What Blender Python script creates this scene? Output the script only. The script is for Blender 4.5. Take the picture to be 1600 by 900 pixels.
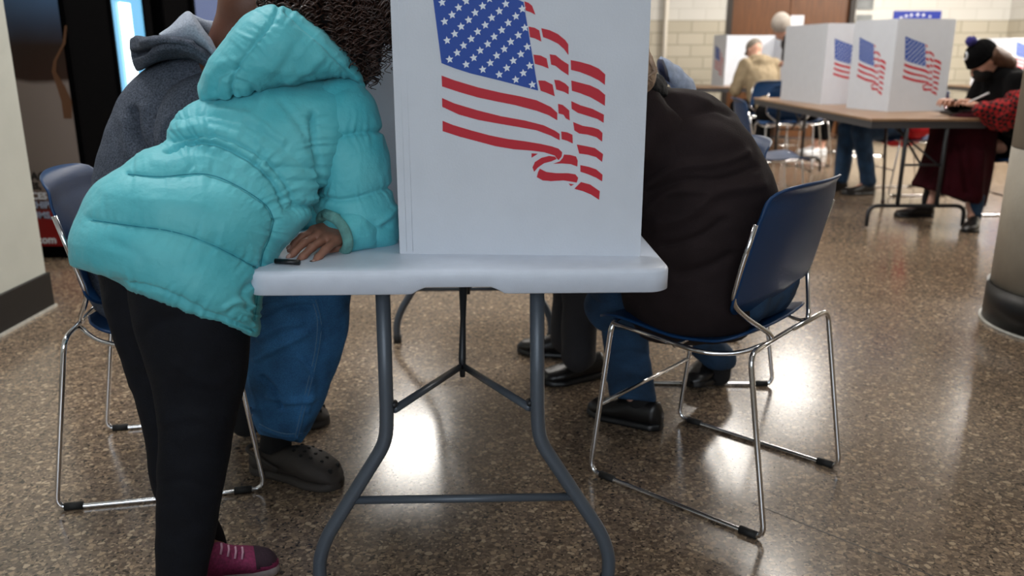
import bpy, bmesh, math, random
import numpy as np
from mathutils import Vector, Matrix
random.seed(7); np.random.seed(7)
for o in list(bpy.data.objects): bpy.data.objects.remove(o, do_unlink=True)
scene = bpy.context.scene
COL = scene.collection

# ------------------------------------------------------------------ camera, world, lights, exposure
FPX, PITCH, CAMH = 1300.0, math.radians(15.7), 1.12
cam_d = bpy.data.cameras.new('camera'); cam = bpy.data.objects.new('camera', cam_d); COL.objects.link(cam)
cam.location = (0, 0, CAMH); cam.rotation_euler = (math.pi/2 - PITCH, 0, 0)
cam_d.sensor_width = 36; cam_d.lens = FPX/1600*36; cam_d.clip_start = .02; cam_d.clip_end = 100
cam_d.dof.use_dof = True; cam_d.dof.focus_distance = 1.75; cam_d.dof.aperture_fstop = 3.2
scene.camera = cam
vs = scene.view_settings
vs.view_transform = 'Standard'; vs.look = 'None'; vs.gamma = 1; vs.use_curve_mapping = False
vs.exposure = 0.16
world = bpy.data.worlds.new('world'); scene.world = world; world.use_nodes = True
wb = world.node_tree.nodes['Background']; wb.inputs[0].default_value = (.55, .62, .75, 1); wb.inputs[1].default_value = 0.12

def area(name, loc, size, energy, color, rot=(0, 0, 0)):
    l = bpy.data.lights.new(name, 'AREA'); l.shape = 'RECTANGLE'; l.size, l.size_y = size
    l.energy = energy; l.color = color
    o = bpy.data.objects.new(name, l); COL.objects.link(o); o.location = loc; o.rotation_euler = rot
    return o
# added area light, assumed daylight from unseen tall windows behind and left of camera
area('assumed_daylight', (-.6, -2.9, 1.9), (3.2, 1.7), 50, (.86, .93, 1.0), (math.radians(80), 0, 0))
CEIL_Z = 3.05
PANELS = [(-1.3, 2.4), (1.5, 1.2), (-.6, 5.4), (1.9, 5.4), (4.6, 5.2), (-1.1, 8.3), (3.6, 10.0), (2.3, 8.2), (5.6, 8.4), (5.9, 6.2)]
PANEL_W = [32, 5, 50, 26, 22, 42, 40, 22, 240, 60]

# ------------------------------------------------------------------ maths helpers
cth, sth = math.cos(PITCH), math.sin(PITCH)
def ray(x, y):
    a = (x-800)/FPX; b = -(y-450)/FPX
    return np.array([a, cth+b*sth, -sth+b*cth])
def P(x, y, Y):
    d = ray(x, y); t = Y/d[1]; return np.array([d[0]*t, Y, CAMH+d[2]*t])
def U(x, y, z):
    d = ray(x, y); t = (z-CAMH)/d[2]; return np.array([d[0]*t, d[1]*t, z])
def lin(r, g, b):
    f = lambda c: (c/255/12.92) if c <= 10 else ((c/255+.055)/1.055)**2.4
    return (f(r), f(g), f(b), 1)
def nrm(v): v = np.asarray(v, float); return v/(np.linalg.norm(v)+1e-12)
def hash3(i, j, k, s):
    h = (i.astype(np.int64)*374761393 + j.astype(np.int64)*668265263 + k.astype(np.int64)*2147483647 + s*974634777) & 0xffffffff
    h = ((h ^ (h >> 13))*1274126177) & 0xffffffff
    return ((h ^ (h >> 16)) & 0xffff)/32767.5-1
def noise(p, s=0):
    p = np.asarray(p, float); f = np.floor(p).astype(np.int64); t = p-f; t = t*t*(3-2*t); r = 0
    for a in (0, 1):
        for b in (0, 1):
            for c in (0, 1):
                w = (t[:, 0] if a else 1-t[:, 0])*(t[:, 1] if b else 1-t[:, 1])*(t[:, 2] if c else 1-t[:, 2])
                r = r+w*hash3(f[:, 0]+a, f[:, 1]+b, f[:, 2]+c, s)
    return r

# ------------------------------------------------------------------ materials
def mat(name, col, rough=.6, metal=0, var=0, vscale=20, bump=0, bscale=200, spec=.5, sheen=0, emit=None, trans=0, alpha=None, detail=4, col2=None):
    m = bpy.data.materials.new(name); m.use_nodes = True; nt = m.node_tree; b = nt.nodes['Principled BSDF']
    b.inputs['Base Color'].default_value = col; b.inputs['Roughness'].default_value = rough
    b.inputs['Metallic'].default_value = metal; b.inputs['Specular IOR Level'].default_value = spec
    if sheen: b.inputs['Sheen Weight'].default_value = sheen
    if trans: b.inputs['Transmission Weight'].default_value = trans
    if emit: b.inputs['Emission Color'].default_value = emit[0]; b.inputs['Emission Strength'].default_value = emit[1]
    tc = nt.nodes.new('ShaderNodeTexCoord')
    if var or col2:
        n = nt.nodes.new('ShaderNodeTexNoise'); n.inputs['Scale'].default_value = vscale; n.inputs['Detail'].default_value = detail
        nt.links.new(tc.outputs['Object'], n.inputs['Vector'])
        r = nt.nodes.new('ShaderNodeValToRGB'); nt.links.new(n.outputs['Fac'], r.inputs[0])
        c2 = col2 or tuple(min(1, c*(1+var)) for c in col[:3])+(1,)
        c1 = tuple(c*(1-var) for c in col[:3])+(1,)
        r.color_ramp.elements[0].position = .32; r.color_ramp.elements[1].position = .68
        r.color_ramp.elements[0].color = c1; r.color_ramp.elements[1].color = c2
        nt.links.new(r.outputs[0], b.inputs['Base Color'])
    if bump:
        n = nt.nodes.new('ShaderNodeTexNoise'); n.inputs['Scale'].default_value = bscale; n.inputs['Detail'].default_value = 3
        nt.links.new(tc.outputs['Object'], n.inputs['Vector'])
        bp = nt.nodes.new('ShaderNodeBump'); bp.inputs['Strength'].default_value = bump; bp.inputs['Distance'].default_value = .004
        nt.links.new(n.outputs['Fac'], bp.inputs['Height']); nt.links.new(bp.outputs[0], b.inputs['Normal'])
    return m
def ramp(nt, src, stops, interp='LINEAR'):
    r = nt.nodes.new('ShaderNodeValToRGB'); nt.links.new(src, r.inputs[0]); cr = r.color_ramp; cr.interpolation = interp
    while len(cr.elements) < len(stops): cr.elements.new(.5)
    for e, (p, c) in zip(cr.elements, stops): e.position = p; e.color = c
    return r.outputs[0]
def mix(nt, fac, a, b, mode='MIX'):
    n = nt.nodes.new('ShaderNodeMix'); n.data_type = 'RGBA'; n.blend_type = mode
    for s, v in ((n.inputs[0], fac), (n.inputs[6], a), (n.inputs[7], b)):
        if hasattr(v, 'is_linked') or hasattr(v, 'links'): nt.links.new(v, s)
        else: s.default_value = v
    return n.outputs[2]

def terrazzo():
    m = bpy.data.materials.new('terrazzo'); m.use_nodes = True; nt = m.node_tree; b = nt.nodes['Principled BSDF']
    tc = nt.nodes.new('ShaderNodeTexCoord')
    nz = nt.nodes.new('ShaderNodeTexNoise'); nz.inputs['Scale'].default_value = 70; nz.inputs['Detail'].default_value = 2
    nt.links.new(tc.outputs['Object'], nz.inputs['Vector'])
    wv = mix(nt, .0035, tc.outputs['Object'], nz.outputs['Color'], 'ADD')
    def vor(scale):
        v = nt.nodes.new('ShaderNodeTexVoronoi'); v.inputs['Scale'].default_value = scale; nt.links.new(wv, v.inputs['Vector'])
        e = nt.nodes.new('ShaderNodeTexVoronoi'); e.feature = 'DISTANCE_TO_EDGE'; e.inputs['Scale'].default_value = scale; nt.links.new(wv, e.inputs['Vector'])
        s = nt.nodes.new('ShaderNodeSeparateColor'); nt.links.new(v.outputs['Color'], s.inputs[0])
        return s.outputs[0], e.outputs['Distance'], s.outputs[1]
    c1, e1, k1 = vor(78); c2, e2, k2 = vor(170)
    g = lambda r, gg, bb: lin(r, gg, bb)
    chips = ramp(nt, c1, [(0, g(84, 72, 62)), (.18, g(122, 106, 90)), (.38, g(104, 92, 80)), (.55, g(142, 124, 104)), (.72, g(112, 98, 86)), (.86, g(160, 144, 124)), (.97, g(58, 50, 44))], 'CONSTANT')
    small = ramp(nt, c2, [(0, g(84, 74, 66)), (.3, g(112, 98, 84)), (.6, g(98, 86, 76)), (.8, g(142, 126, 108)), (.92, g(56, 48, 42))], 'CONSTANT')
    isbig = ramp(nt, k1, [(0, (0, 0, 0, 1)), (.5, (1, 1, 1, 1))], 'CONSTANT')
    edge = ramp(nt, e1, [(.04, (0, 0, 0, 1)), (.12, (1, 1, 1, 1))])
    fac = mix(nt, 1.0, isbig, edge, 'MULTIPLY')
    col = mix(nt, fac, small, chips)
    big = nt.nodes.new('ShaderNodeTexNoise'); big.inputs['Scale'].default_value = 1.3; big.inputs['Detail'].default_value = 5
    nt.links.new(tc.outputs['Object'], big.inputs['Vector'])
    tone = ramp(nt, big.outputs['Fac'], [(.3, (1.06, 1.02, .96, 1)), (.7, (1.42, 1.36, 1.28, 1))])
    col = mix(nt, 1.0, col, tone, 'MULTIPLY')
    nt.links.new(col, b.inputs['Base Color'])
    ro = ramp(nt, big.outputs['Fac'], [(.3, (.13, .13, .13, 1)), (.7, (.22, .22, .22, 1))])
    nt.links.new(ro, b.inputs['Roughness'])
    b.inputs['Specular IOR Level'].default_value = .75
    bp = nt.nodes.new('ShaderNodeBump'); bp.inputs['Strength'].default_value = .05; bp.inputs['Distance'].default_value = .001
    nt.links.new(e1, bp.inputs['Height']); nt.links.new(bp.outputs[0], b.inputs['Normal'])
    return m

def blockwall():
    m = bpy.data.materials.new('glazed_block'); m.use_nodes = True; nt = m.node_tree; b = nt.nodes['Principled BSDF']
    tc = nt.nodes.new('ShaderNodeTexCoord'); mp = nt.nodes.new('ShaderNodeMapping'); mp.inputs['Rotation'].default_value = (math.pi/2, 0, 0)
    nt.links.new(tc.outputs['Object'], mp.inputs['Vector'])
    sp = nt.nodes.new('ShaderNodeSeparateXYZ'); nt.links.new(tc.outputs['Object'], sp.inputs[0])
    cb = nt.nodes.new('ShaderNodeCombineXYZ')
    ad = nt.nodes.new('ShaderNodeMath'); ad.operation = 'ADD'; nt.links.new(sp.outputs[0], ad.inputs[0]); nt.links.new(sp.outputs[1], ad.inputs[1])
    nt.links.new(ad.outputs[0], cb.inputs[0]); nt.links.new(sp.outputs[2], cb.inputs[1])
    def bricks(c1, c2, mo):
        br = nt.nodes.new('ShaderNodeTexBrick'); nt.links.new(cb.outputs[0], br.inputs['Vector'])
        br.inputs['Color1'].default_value = c1; br.inputs['Color2'].default_value = c2; br.inputs['Mortar'].default_value = mo
        br.inputs['Scale'].default_value = 1; br.inputs['Mortar Size'].default_value = .009; br.inputs['Brick Width'].default_value = .36; br.inputs['Row Height'].default_value = .155
        return br
    lo = bricks(lin(188, 181, 165), lin(180, 173, 156), lin(156, 148, 132))
    up = bricks(lin(208, 206, 200), lin(204, 202, 196), lin(196, 194, 187))
    gt = nt.nodes.new('ShaderNodeMath'); gt.operation = 'GREATER_THAN'; gt.inputs[1].default_value = 1.555; nt.links.new(sp.outputs[2], gt.inputs[0])
    nt.links.new(mix(nt, gt.outputs[0], lo.outputs['Color'], up.outputs['Color']), b.inputs['Base Color'])
    b.inputs['Roughness'].default_value = .35
    return m

def wood(name, c1, c2, axis_scale=(14, 14, 1.2), rough=.4):
    m = bpy.data.materials.new(name); m.use_nodes = True; nt = m.node_tree; b = nt.nodes['Principled BSDF']
    tc = nt.nodes.new('ShaderNodeTexCoord'); mp = nt.nodes.new('ShaderNodeMapping'); mp.inputs['Scale'].default_value = axis_scale
    nt.links.new(tc.outputs['Object'], mp.inputs['Vector'])
    n = nt.nodes.new('ShaderNodeTexNoise'); n.inputs['Scale'].default_value = 2.5; n.inputs['Detail'].default_value = 6; nt.links.new(mp.outputs[0], n.inputs['Vector'])
    nt.links.new(ramp(nt, n.outputs['Fac'], [(.3, c1), (.7, c2)]), b.inputs['Base Color'])
    b.inputs['Roughness'].default_value = rough
    return m

def plaid():
    m = bpy.data.materials.new('plaid_flannel'); m.use_nodes = True; nt = m.node_tree; b = nt.nodes['Principled BSDF']
    tc = nt.nodes.new('ShaderNodeTexCoord'); c = nt.nodes.new('ShaderNodeTexChecker'); c.inputs['Scale'].default_value = 44
    c.inputs['Color1'].default_value = lin(160, 16, 22); c.inputs['Color2'].default_value = lin(14, 5, 7)
    mp = nt.nodes.new('ShaderNodeMapping'); mp.inputs['Rotation'].default_value = (.5, .4, .3)
    nt.links.new(tc.outputs['Object'], mp.inputs['Vector']); nt.links.new(mp.outputs[0], c.inputs['Vector'])
    nt.links.new(c.outputs[0], b.inputs['Base Color']); b.inputs['Roughness'].default_value = .9
    return m

def denim(name, c):
    m = bpy.data.materials.new(name); m.use_nodes = True; nt = m.node_tree; b = nt.nodes['Principled BSDF']
    tc = nt.nodes.new('ShaderNodeTexCoord')
    n = nt.nodes.new('ShaderNodeTexNoise'); n.inputs['Scale'].default_value = 9; n.inputs['Detail'].default_value = 6; nt.links.new(tc.outputs['Object'], n.inputs['Vector'])
    n2 = nt.nodes.new('ShaderNodeTexNoise'); n2.inputs['Scale'].default_value = 420; nt.links.new(tc.outputs['Object'], n2.inputs['Vector'])
    a = ramp(nt, n.outputs['Fac'], [(.3, tuple(v*.55 for v in c[:3])+(1,)), (.7, tuple(min(1, v*1.6) for v in c[:3])+(1,))])
    g = ramp(nt, n2.outputs['Fac'], [(.35, (.75, .75, .78, 1)), (.65, (1.2, 1.2, 1.2, 1))])
    nt.links.new(mix(nt, 1, a, g, 'MULTIPLY'), b.inputs['Base Color']); b.inputs['Roughness'].default_value = .85
    bp = nt.nodes.new('ShaderNodeBump'); bp.inputs['Strength'].default_value = .35; bp.inputs['Distance'].default_value = .002
    nt.links.new(n2.outputs['Fac'], bp.inputs['Height']); nt.links.new(bp.outputs[0], b.inputs['Normal'])
    return m

M = dict(
 floor=terrazzo(), block=blockwall(),
 paint=mat('painted_plaster', lin(196, 198, 192), .6, var=.04, vscale=6, bump=.1, bscale=60),
 pillar=mat('pillar_paint', lin(178, 180, 172), .55, var=.04, vscale=5, bump=.12, bscale=80),
 column=mat('column_paint', lin(150, 142, 128), .6, var=.08, vscale=9, bump=.25, bscale=60),
 cove=mat('black_cove_base', lin(16, 15, 15), .4, spec=.3),
 strip=mat('worn_white_edge', lin(170, 168, 160), .5, var=.2, vscale=40),
 ceil=mat('ceiling_tile', lin(214, 214, 210), .8),
 wood=wood('brown_door_wood', lin(84, 50, 22), lin(108, 66, 32)),
 doorframe=mat('dark_door_frame', lin(34, 26, 20), .5),
 lamp=mat('light_panel', (1, 1, 1, 1), .5, emit=((1, .95, .88, 1), 4)),
 assumed_glass=mat('bright_assumed_glass', (.8, .9, 1, 1), .2, emit=((.75, .87, 1, 1), 1.2)),  # glow for the assumed window, which is never in view
 plastic=mat('white_table_plastic', lin(206, 214, 228), .38, var=.03, vscale=30, bump=.10, bscale=500),
 steel=mat('grey_powdercoat', lin(82, 90, 100), .38, metal=.2, bump=.08, bscale=300),
 steeldk=mat('dark_grey_powdercoat', lin(46, 48, 52), .4, metal=.3),
 chrome=mat('chrome', (.78, .78, .80, 1), .12, metal=1),
 glide=mat('black_rubber_glide', lin(24, 24, 24), .7),
 blue=mat('navy_chair_plastic', lin(8, 50, 90), .40, bump=.25, bscale=420, spec=.35),
 card=mat('white_cardboard', lin(204, 209, 218), .62, var=.02, vscale=15, bump=.10, bscale=260),
 flagblue=mat('flag_blue_print', lin(12, 66, 158), .6), flagred=mat('flag_red_print', lin(186, 6, 36), .6), star=mat('star_white_print', lin(225, 232, 242), .6),
 teal=mat('teal_nylon', lin(72, 180, 193), .58, var=.12, vscale=6, bump=.6, bscale=55, sheen=.1, detail=10, spec=.35, col2=lin(104, 194, 202)),
 tealin=mat('faded_teal_lining', lin(96, 150, 146), .8, var=.2, vscale=60, bump=.3, bscale=200),
 leggings=mat('black_stretch_fabric', lin(13, 15, 22), .8, var=.2, vscale=30, bump=.3, bscale=400, spec=.22),
 hoodie=mat('charcoal_marl_fleece', lin(78, 83, 94), .95, var=.42, vscale=240, bump=.6, bscale=420, detail=2, spec=.15),
 lining=mat('pale_grey_marl_lining', lin(156, 163, 176), .95, var=.18, vscale=240, bump=.5, bscale=420, detail=2),
 darkjk=mat('brown_black_coat', lin(38, 30, 31), .85, var=.12, vscale=14, bump=.25, bscale=260, spec=.15),
 scarf=mat('black_knit', lin(16, 15, 18), .9, bump=.5, bscale=200),
 bluegrey=mat('blue_grey_sweatshirt', lin(160, 174, 200), .9, var=.15, vscale=60, bump=.3, bscale=200),
 navyrim=mat('navy_hood_rim', lin(30, 36, 62), .9),
 jeans=denim('blue_denim', lin(48, 104, 152)), jeansdk=denim('dark_blue_denim', lin(26, 56, 84)),
 greytr=mat('charcoal_trouser_wool', lin(38, 36, 39), .9, bump=.3, bscale=300),
 skin1=mat('warm_brown_skin', lin(142, 98, 80), .5, var=.10, vscale=40, bump=.15, bscale=300),
 skin2=mat('deep_brown_skin', lin(92, 52, 34), .5, var=.08, vscale=30, bump=.12, bscale=300),
 skin3=mat('fair_skin', lin(206, 158, 138), .5, var=.06, vscale=30),
 nail=mat('finger_nail', lin(190, 150, 138), .35),
 curl=mat('dark_curly_hair', lin(58, 38, 30), .32, var=.4, vscale=60), curlbase=mat('hair_roots', lin(22, 15, 13), .8),
 blonde=mat('blonde_hair', lin(176, 150, 128), .5, var=.3, vscale=90), brownhair=mat('brown_hair', lin(84, 56, 40), .6, var=.2, vscale=60),
 whitehair=mat('white_hair', lin(172, 164, 156), .8, var=.1, vscale=60, bump=.4, bscale=120),
 pink=mat('magenta_mesh', lin(128, 34, 78), .7, var=.3, vscale=160, bump=.4, bscale=500), darkmesh=mat('dark_plum_mesh', lin(46, 24, 38), .8, var=.3, vscale=200),
 sole=mat('pale_rubber_sole', lin(168, 158, 160), .6, var=.12, vscale=60), lace=mat('pink_lace', lin(196, 150, 170), .8),
 croc=mat('dark_brown_clog_foam', lin(52, 46, 42), .7, bump=.2, bscale=200), hole=mat('clog_hole', lin(12, 11, 10), .9), sock=mat('black_sock', lin(17, 16, 18), .95),
 shoeblk=mat('black_leather', lin(22, 20, 20), .35, bump=.2, bscale=90), shoewht=mat('white_sneaker', lin(215, 218, 222), .6),
 vend=mat('vending_black', lin(4, 4, 5), .9, spec=.02), vglass=mat('vending_side_dark', lin(20, 20, 22), .3),
 vlit=mat('lit_cooler_glass', lin(60, 120, 160), .2, emit=((.20, .52, .80, 1), .7)), vtube=mat('cooler_tube_light', (1, 1, 1, 1), .3, emit=((.78, .93, 1, 1), 2.6)),
 vblue=mat('dim_blue_screen', lin(40, 60, 100), .3, emit=((.22, .27, .48, 1), .32)), notice=mat('white_paper', lin(224, 228, 236), .8),
 beige=mat('beige_canvas_coat', lin(146, 130, 104), .85, var=.12, vscale=12), capg=mat('pale_grey_cap', lin(126, 118, 108), .9, var=.2, vscale=30),
 blackco=mat('black_coat', lin(8, 8, 10), .95, spec=.15), plaid=plaid(), skirt=mat('crimson_velvet', lin(46, 3, 13), .9, var=.25, vscale=9, spec=.15),
 hat=mat('black_knit_hat', lin(7, 7, 9), .95, spec=.1, bump=.6, bscale=160), pom=mat('blue_violet_pompom', lin(50, 46, 118), .95, bump=1, bscale=120),
 red=mat('red_sweatshirt', lin(200, 16, 28), .8), mask=mat('black_mask', lin(15, 15, 18), .85),
 laminate=wood('walnut_laminate_top', lin(128, 100, 76), lin(152, 122, 94), (3, 14, 3), .35), apron=mat('dark_grey_apron', lin(66, 66, 70), .5),
 signblue=mat('blue_sign', lin(16, 44, 150), .5), photo1=mat('grey_print', lin(120, 124, 126), .6, var=.25, vscale=6), black=mat('black_plastic', lin(14, 14, 16), .4),
 pipe=mat('painted_pipe', lin(222, 216, 204), .5), joint=mat('dark_floor_joint', lin(48, 42, 38), .5), pen=mat('white_pen', lin(220, 222, 226), .4),
 camel=mat('tan_box', lin(150, 104, 60), .7),
)

# ------------------------------------------------------------------ object helpers
def tag(o, label=None, cat=None, group=None, kind=None):
    if label: o['label'] = label
    if cat: o['category'] = cat
    if group: o['group'] = group
    if kind: o['kind'] = kind
    return o
def empty(name, loc=(0, 0, 0), rz=0, label=None, cat=None, group=None):
    o = bpy.data.objects.new(name, None); COL.objects.link(o); o.location = tuple(loc); o.rotation_euler = (0, 0, rz); o.empty_display_size = .1
    return tag(o, label, cat, group)
def mesh(name, verts, faces, m, parent=None, smooth=True, mi=None, world=True):
    me = bpy.data.meshes.new(name)
    v = np.asarray(verts, float); me.from_pydata(v.tolist(), [], faces.tolist() if hasattr(faces, 'tolist') else faces)
    ms = m if isinstance(m, (list, tuple)) else [m]
    for x in ms: me.materials.append(x)
    if mi is not None: me.polygons.foreach_set('material_index', list(mi))
    if smooth: me.polygons.foreach_set('use_smooth', [True]*len(me.polygons))
    me.update(); me.validate()
    o = bpy.data.objects.new(name, me); COL.objects.link(o)
    if parent is not None:
        o.parent = parent
        if world:
            p = parent; mw = Matrix.Identity(4)
            while p is not None: mw = p.matrix_basis @ mw; p = p.parent
            # geometry is given in world space: bring it into the parent's space
            inv = mw.inverted(); me.transform(inv)
    return o
def merge(parts):
    V = []; F = []; n = 0
    for v, f in parts:
        V.append(np.asarray(v, float)); F += [tuple(int(i)+n for i in q) for q in f]; n += len(v)
    return np.vstack(V), F
def xf(parts, loc=(0, 0, 0), rz=0):
    v, f = parts; c, s = math.cos(rz), math.sin(rz); v = np.asarray(v, float)
    return np.stack([v[:, 0]*c-v[:, 1]*s+loc[0], v[:, 0]*s+v[:, 1]*c+loc[1], v[:, 2]+loc[2]], 1), f
def box(x0, x1, y0, y1, z0, z1, bev=0.0, seg=2):
    bm = bmesh.new(); bmesh.ops.create_cube(bm, size=1)
    for v in bm.verts: v.co = Vector(((x0+x1)/2+v.co.x*(x1-x0), (y0+y1)/2+v.co.y*(y1-y0), (z0+z1)/2+v.co.z*(z1-z0)))
    if bev: bmesh.ops.bevel(bm, geom=list(bm.edges), offset=bev, segments=seg, profile=.5, affect='EDGES')
    bm.verts.index_update(); r = ([tuple(v.co) for v in bm.verts], [tuple(x.index for x in f.verts) for f in bm.faces]); bm.free(); return r
def fillet(pts, r, n=5):
    pts = [np.asarray(p, float) for p in pts]; out = [pts[0]]
    for i in range(1, len(pts)-1):
        a, b, c = pts[i-1], pts[i], pts[i+1]; d1, d2 = nrm(a-b), nrm(c-b)
        rr = min(r, np.linalg.norm(a-b)*.48, np.linalg.norm(c-b)*.48); p1, p2 = b+d1*rr, b+d2*rr
        for k in range(n+1):
            t = k/n; out.append((1-t)**2*p1+2*t*(1-t)*b+t*t*p2)
    out.append(pts[-1]); return out
def tube(pts, r, seg=10, cap=True):
    pts = [np.asarray(p, float) for p in pts]; n = len(pts); rs = r if hasattr(r, '__len__') else [r]*n
    V = []; T = [nrm(pts[min(i+1, n-1)]-pts[max(i-1, 0)]) for i in range(n)]
    up = np.array([0, 0, 1.]) if abs(T[0][2]) < .9 else np.array([1., 0, 0]); u = nrm(np.cross(T[0], up))
    for i in range(n):
        u = nrm(u-np.dot(u, T[i])*T[i]); w = np.cross(T[i], u)
        for k in range(seg):
            a = 2*math.pi*k/seg; V.append(pts[i]+rs[i]*(math.cos(a)*u+math.sin(a)*w))
    F = [(i*seg+k, i*seg+(k+1) % seg, (i+1)*seg+(k+1) % seg, (i+1)*seg+k) for i in range(n-1) for k in range(seg)]
    if cap: F += [tuple(range(seg))[::-1], tuple((n-1)*seg+k for k in range(seg))]
    return np.array(V), F
def gridshell(G, th):
    """closed shell from a grid of points G[i,j,3] with thickness th"""
    G = np.asarray(G, float); n, m = G.shape[:2]
    du = np.gradient(G, axis=0); dv = np.gradient(G, axis=1); N = np.cross(du, dv); N /= np.linalg.norm(N, axis=2, keepdims=True)+1e-12
    A = (G+N*th/2).reshape(-1, 3); B = (G-N*th/2).reshape(-1, 3); k = n*m; F = []
    for i in range(n-1):
        for j in range(m-1):
            a, b, c, d = i*m+j, i*m+j+1, (i+1)*m+j+1, (i+1)*m+j; F.append((a, d, c, b)); F.append((a+k, b+k, c+k, d+k))
    rim = [j for j in range(m)]+[i*m+m-1 for i in range(1, n)]+[(n-1)*m+j for j in range(m-2, -1, -1)]+[i*m for i in range(n-2, 0, -1)]
    for a, b in zip(rim, rim[1:]+rim[:1]): F.append((a, b, b+k, a+k))
    return np.vstack([A, B]), F
def prism(poly, z0, z1):
    n = len(poly); V = [(x, y, z0) for x, y in poly]+[(x, y, z1) for x, y in poly]
    F = [tuple(range(n))[::-1], tuple(range(n, 2*n))]+[(i, (i+1) % n, n+(i+1) % n, n+i) for i in range(n)]
    return V, F
def text_mesh(s, size, name, m, parent, loc, rot, bold=.0, extr=.0008):
    cu = bpy.data.curves.new(name, 'FONT'); cu.body = s; cu.size = size; cu.offset = bold; cu.extrude = extr; cu.resolution_u = 3
    t = bpy.data.objects.new('tmp_text', cu); COL.objects.link(t); bpy.context.view_layer.update()
    me = bpy.data.meshes.new_from_object(t.evaluated_get(bpy.context.evaluated_depsgraph_get())); bpy.data.objects.remove(t, do_unlink=True)
    me.materials.clear(); me.materials.append(m); o = bpy.data.objects.new(name, me); COL.objects.link(o)
    me.transform(Matrix.Translation(loc) @ rot.to_4x4()); o.parent = parent
    if parent is not None: me.transform(parent.matrix_basis.inverted())
    return o

# ------------------------------------------------------------------ lofts traced ring by ring, and creases
def resample(A, n):
    A = np.asarray(A, float); d = np.r_[0, np.cumsum(np.linalg.norm(np.diff((A[:, 0:3]+A[:, 3:6])/2, axis=0), axis=1)+1e-4)]
    idx = np.linspace(0, d[-1], n); m = len(A); out = np.zeros((n, A.shape[1])); tt = np.interp(idx, d, np.arange(m))
    for k, t in enumerate(tt):
        i = min(int(t), m-2); f = t-i; p0, p1, p2, p3 = A[max(i-1, 0)], A[i], A[i+1], A[min(i+2, m-1)]
        out[k] = .5*((2*p1)+(p2-p0)*f+(2*p0-5*p1+4*p2-p3)*f*f+(3*p1-p0-3*p2+p3)*f**3)
    return out, tt
def polydist(x, y, poly):
    """distance (px of the reference frame) to a polyline and the arc coordinate"""
    best = np.full(x.shape, 1e9); s = np.zeros(x.shape); acc = 0; side = np.zeros(x.shape)
    for (x0, y0), (x1, y1) in zip(poly[:-1], poly[1:]):
        dx, dy = x1-x0, y1-y0; L2 = dx*dx+dy*dy+1e-9; t = np.clip(((x-x0)*dx+(y-y0)*dy)/L2, 0, 1)
        d = np.hypot(x-x0-t*dx, y-y0-t*dy); b = d < best; best = np.where(b, d, best); s = np.where(b, acc+t*math.sqrt(L2), s)
        side = np.where(b, np.sign((x-x0)*dy-(y-y0)*dx), side); acc += math.sqrt(L2)
    return best, s, side
def smoothline(p, n=6):
    p = [np.array(q, float) for q in p]
    if len(p) < 3: return p
    out = []
    for i in range(len(p)-1):
        p0, p1, p2, p3 = p[max(i-1, 0)], p[i], p[i+1], p[min(i+2, len(p)-1)]
        for k in range(n):
            f = k/n; out.append(.5*((2*p1)+(p2-p0)*f+(2*p0-5*p1+4*p2-p3)*f*f+(3*p1-p0-3*p2+p3)*f**3))
    return out+[p[-1]]
def proj(V):
    X, Y, Z = V[:, 0], V[:, 1], V[:, 2]-CAMH; D = Y*cth-Z*sth; return 800+FPX*X/D, 450-FPX*(Y*sth+Z*cth)/D
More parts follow.
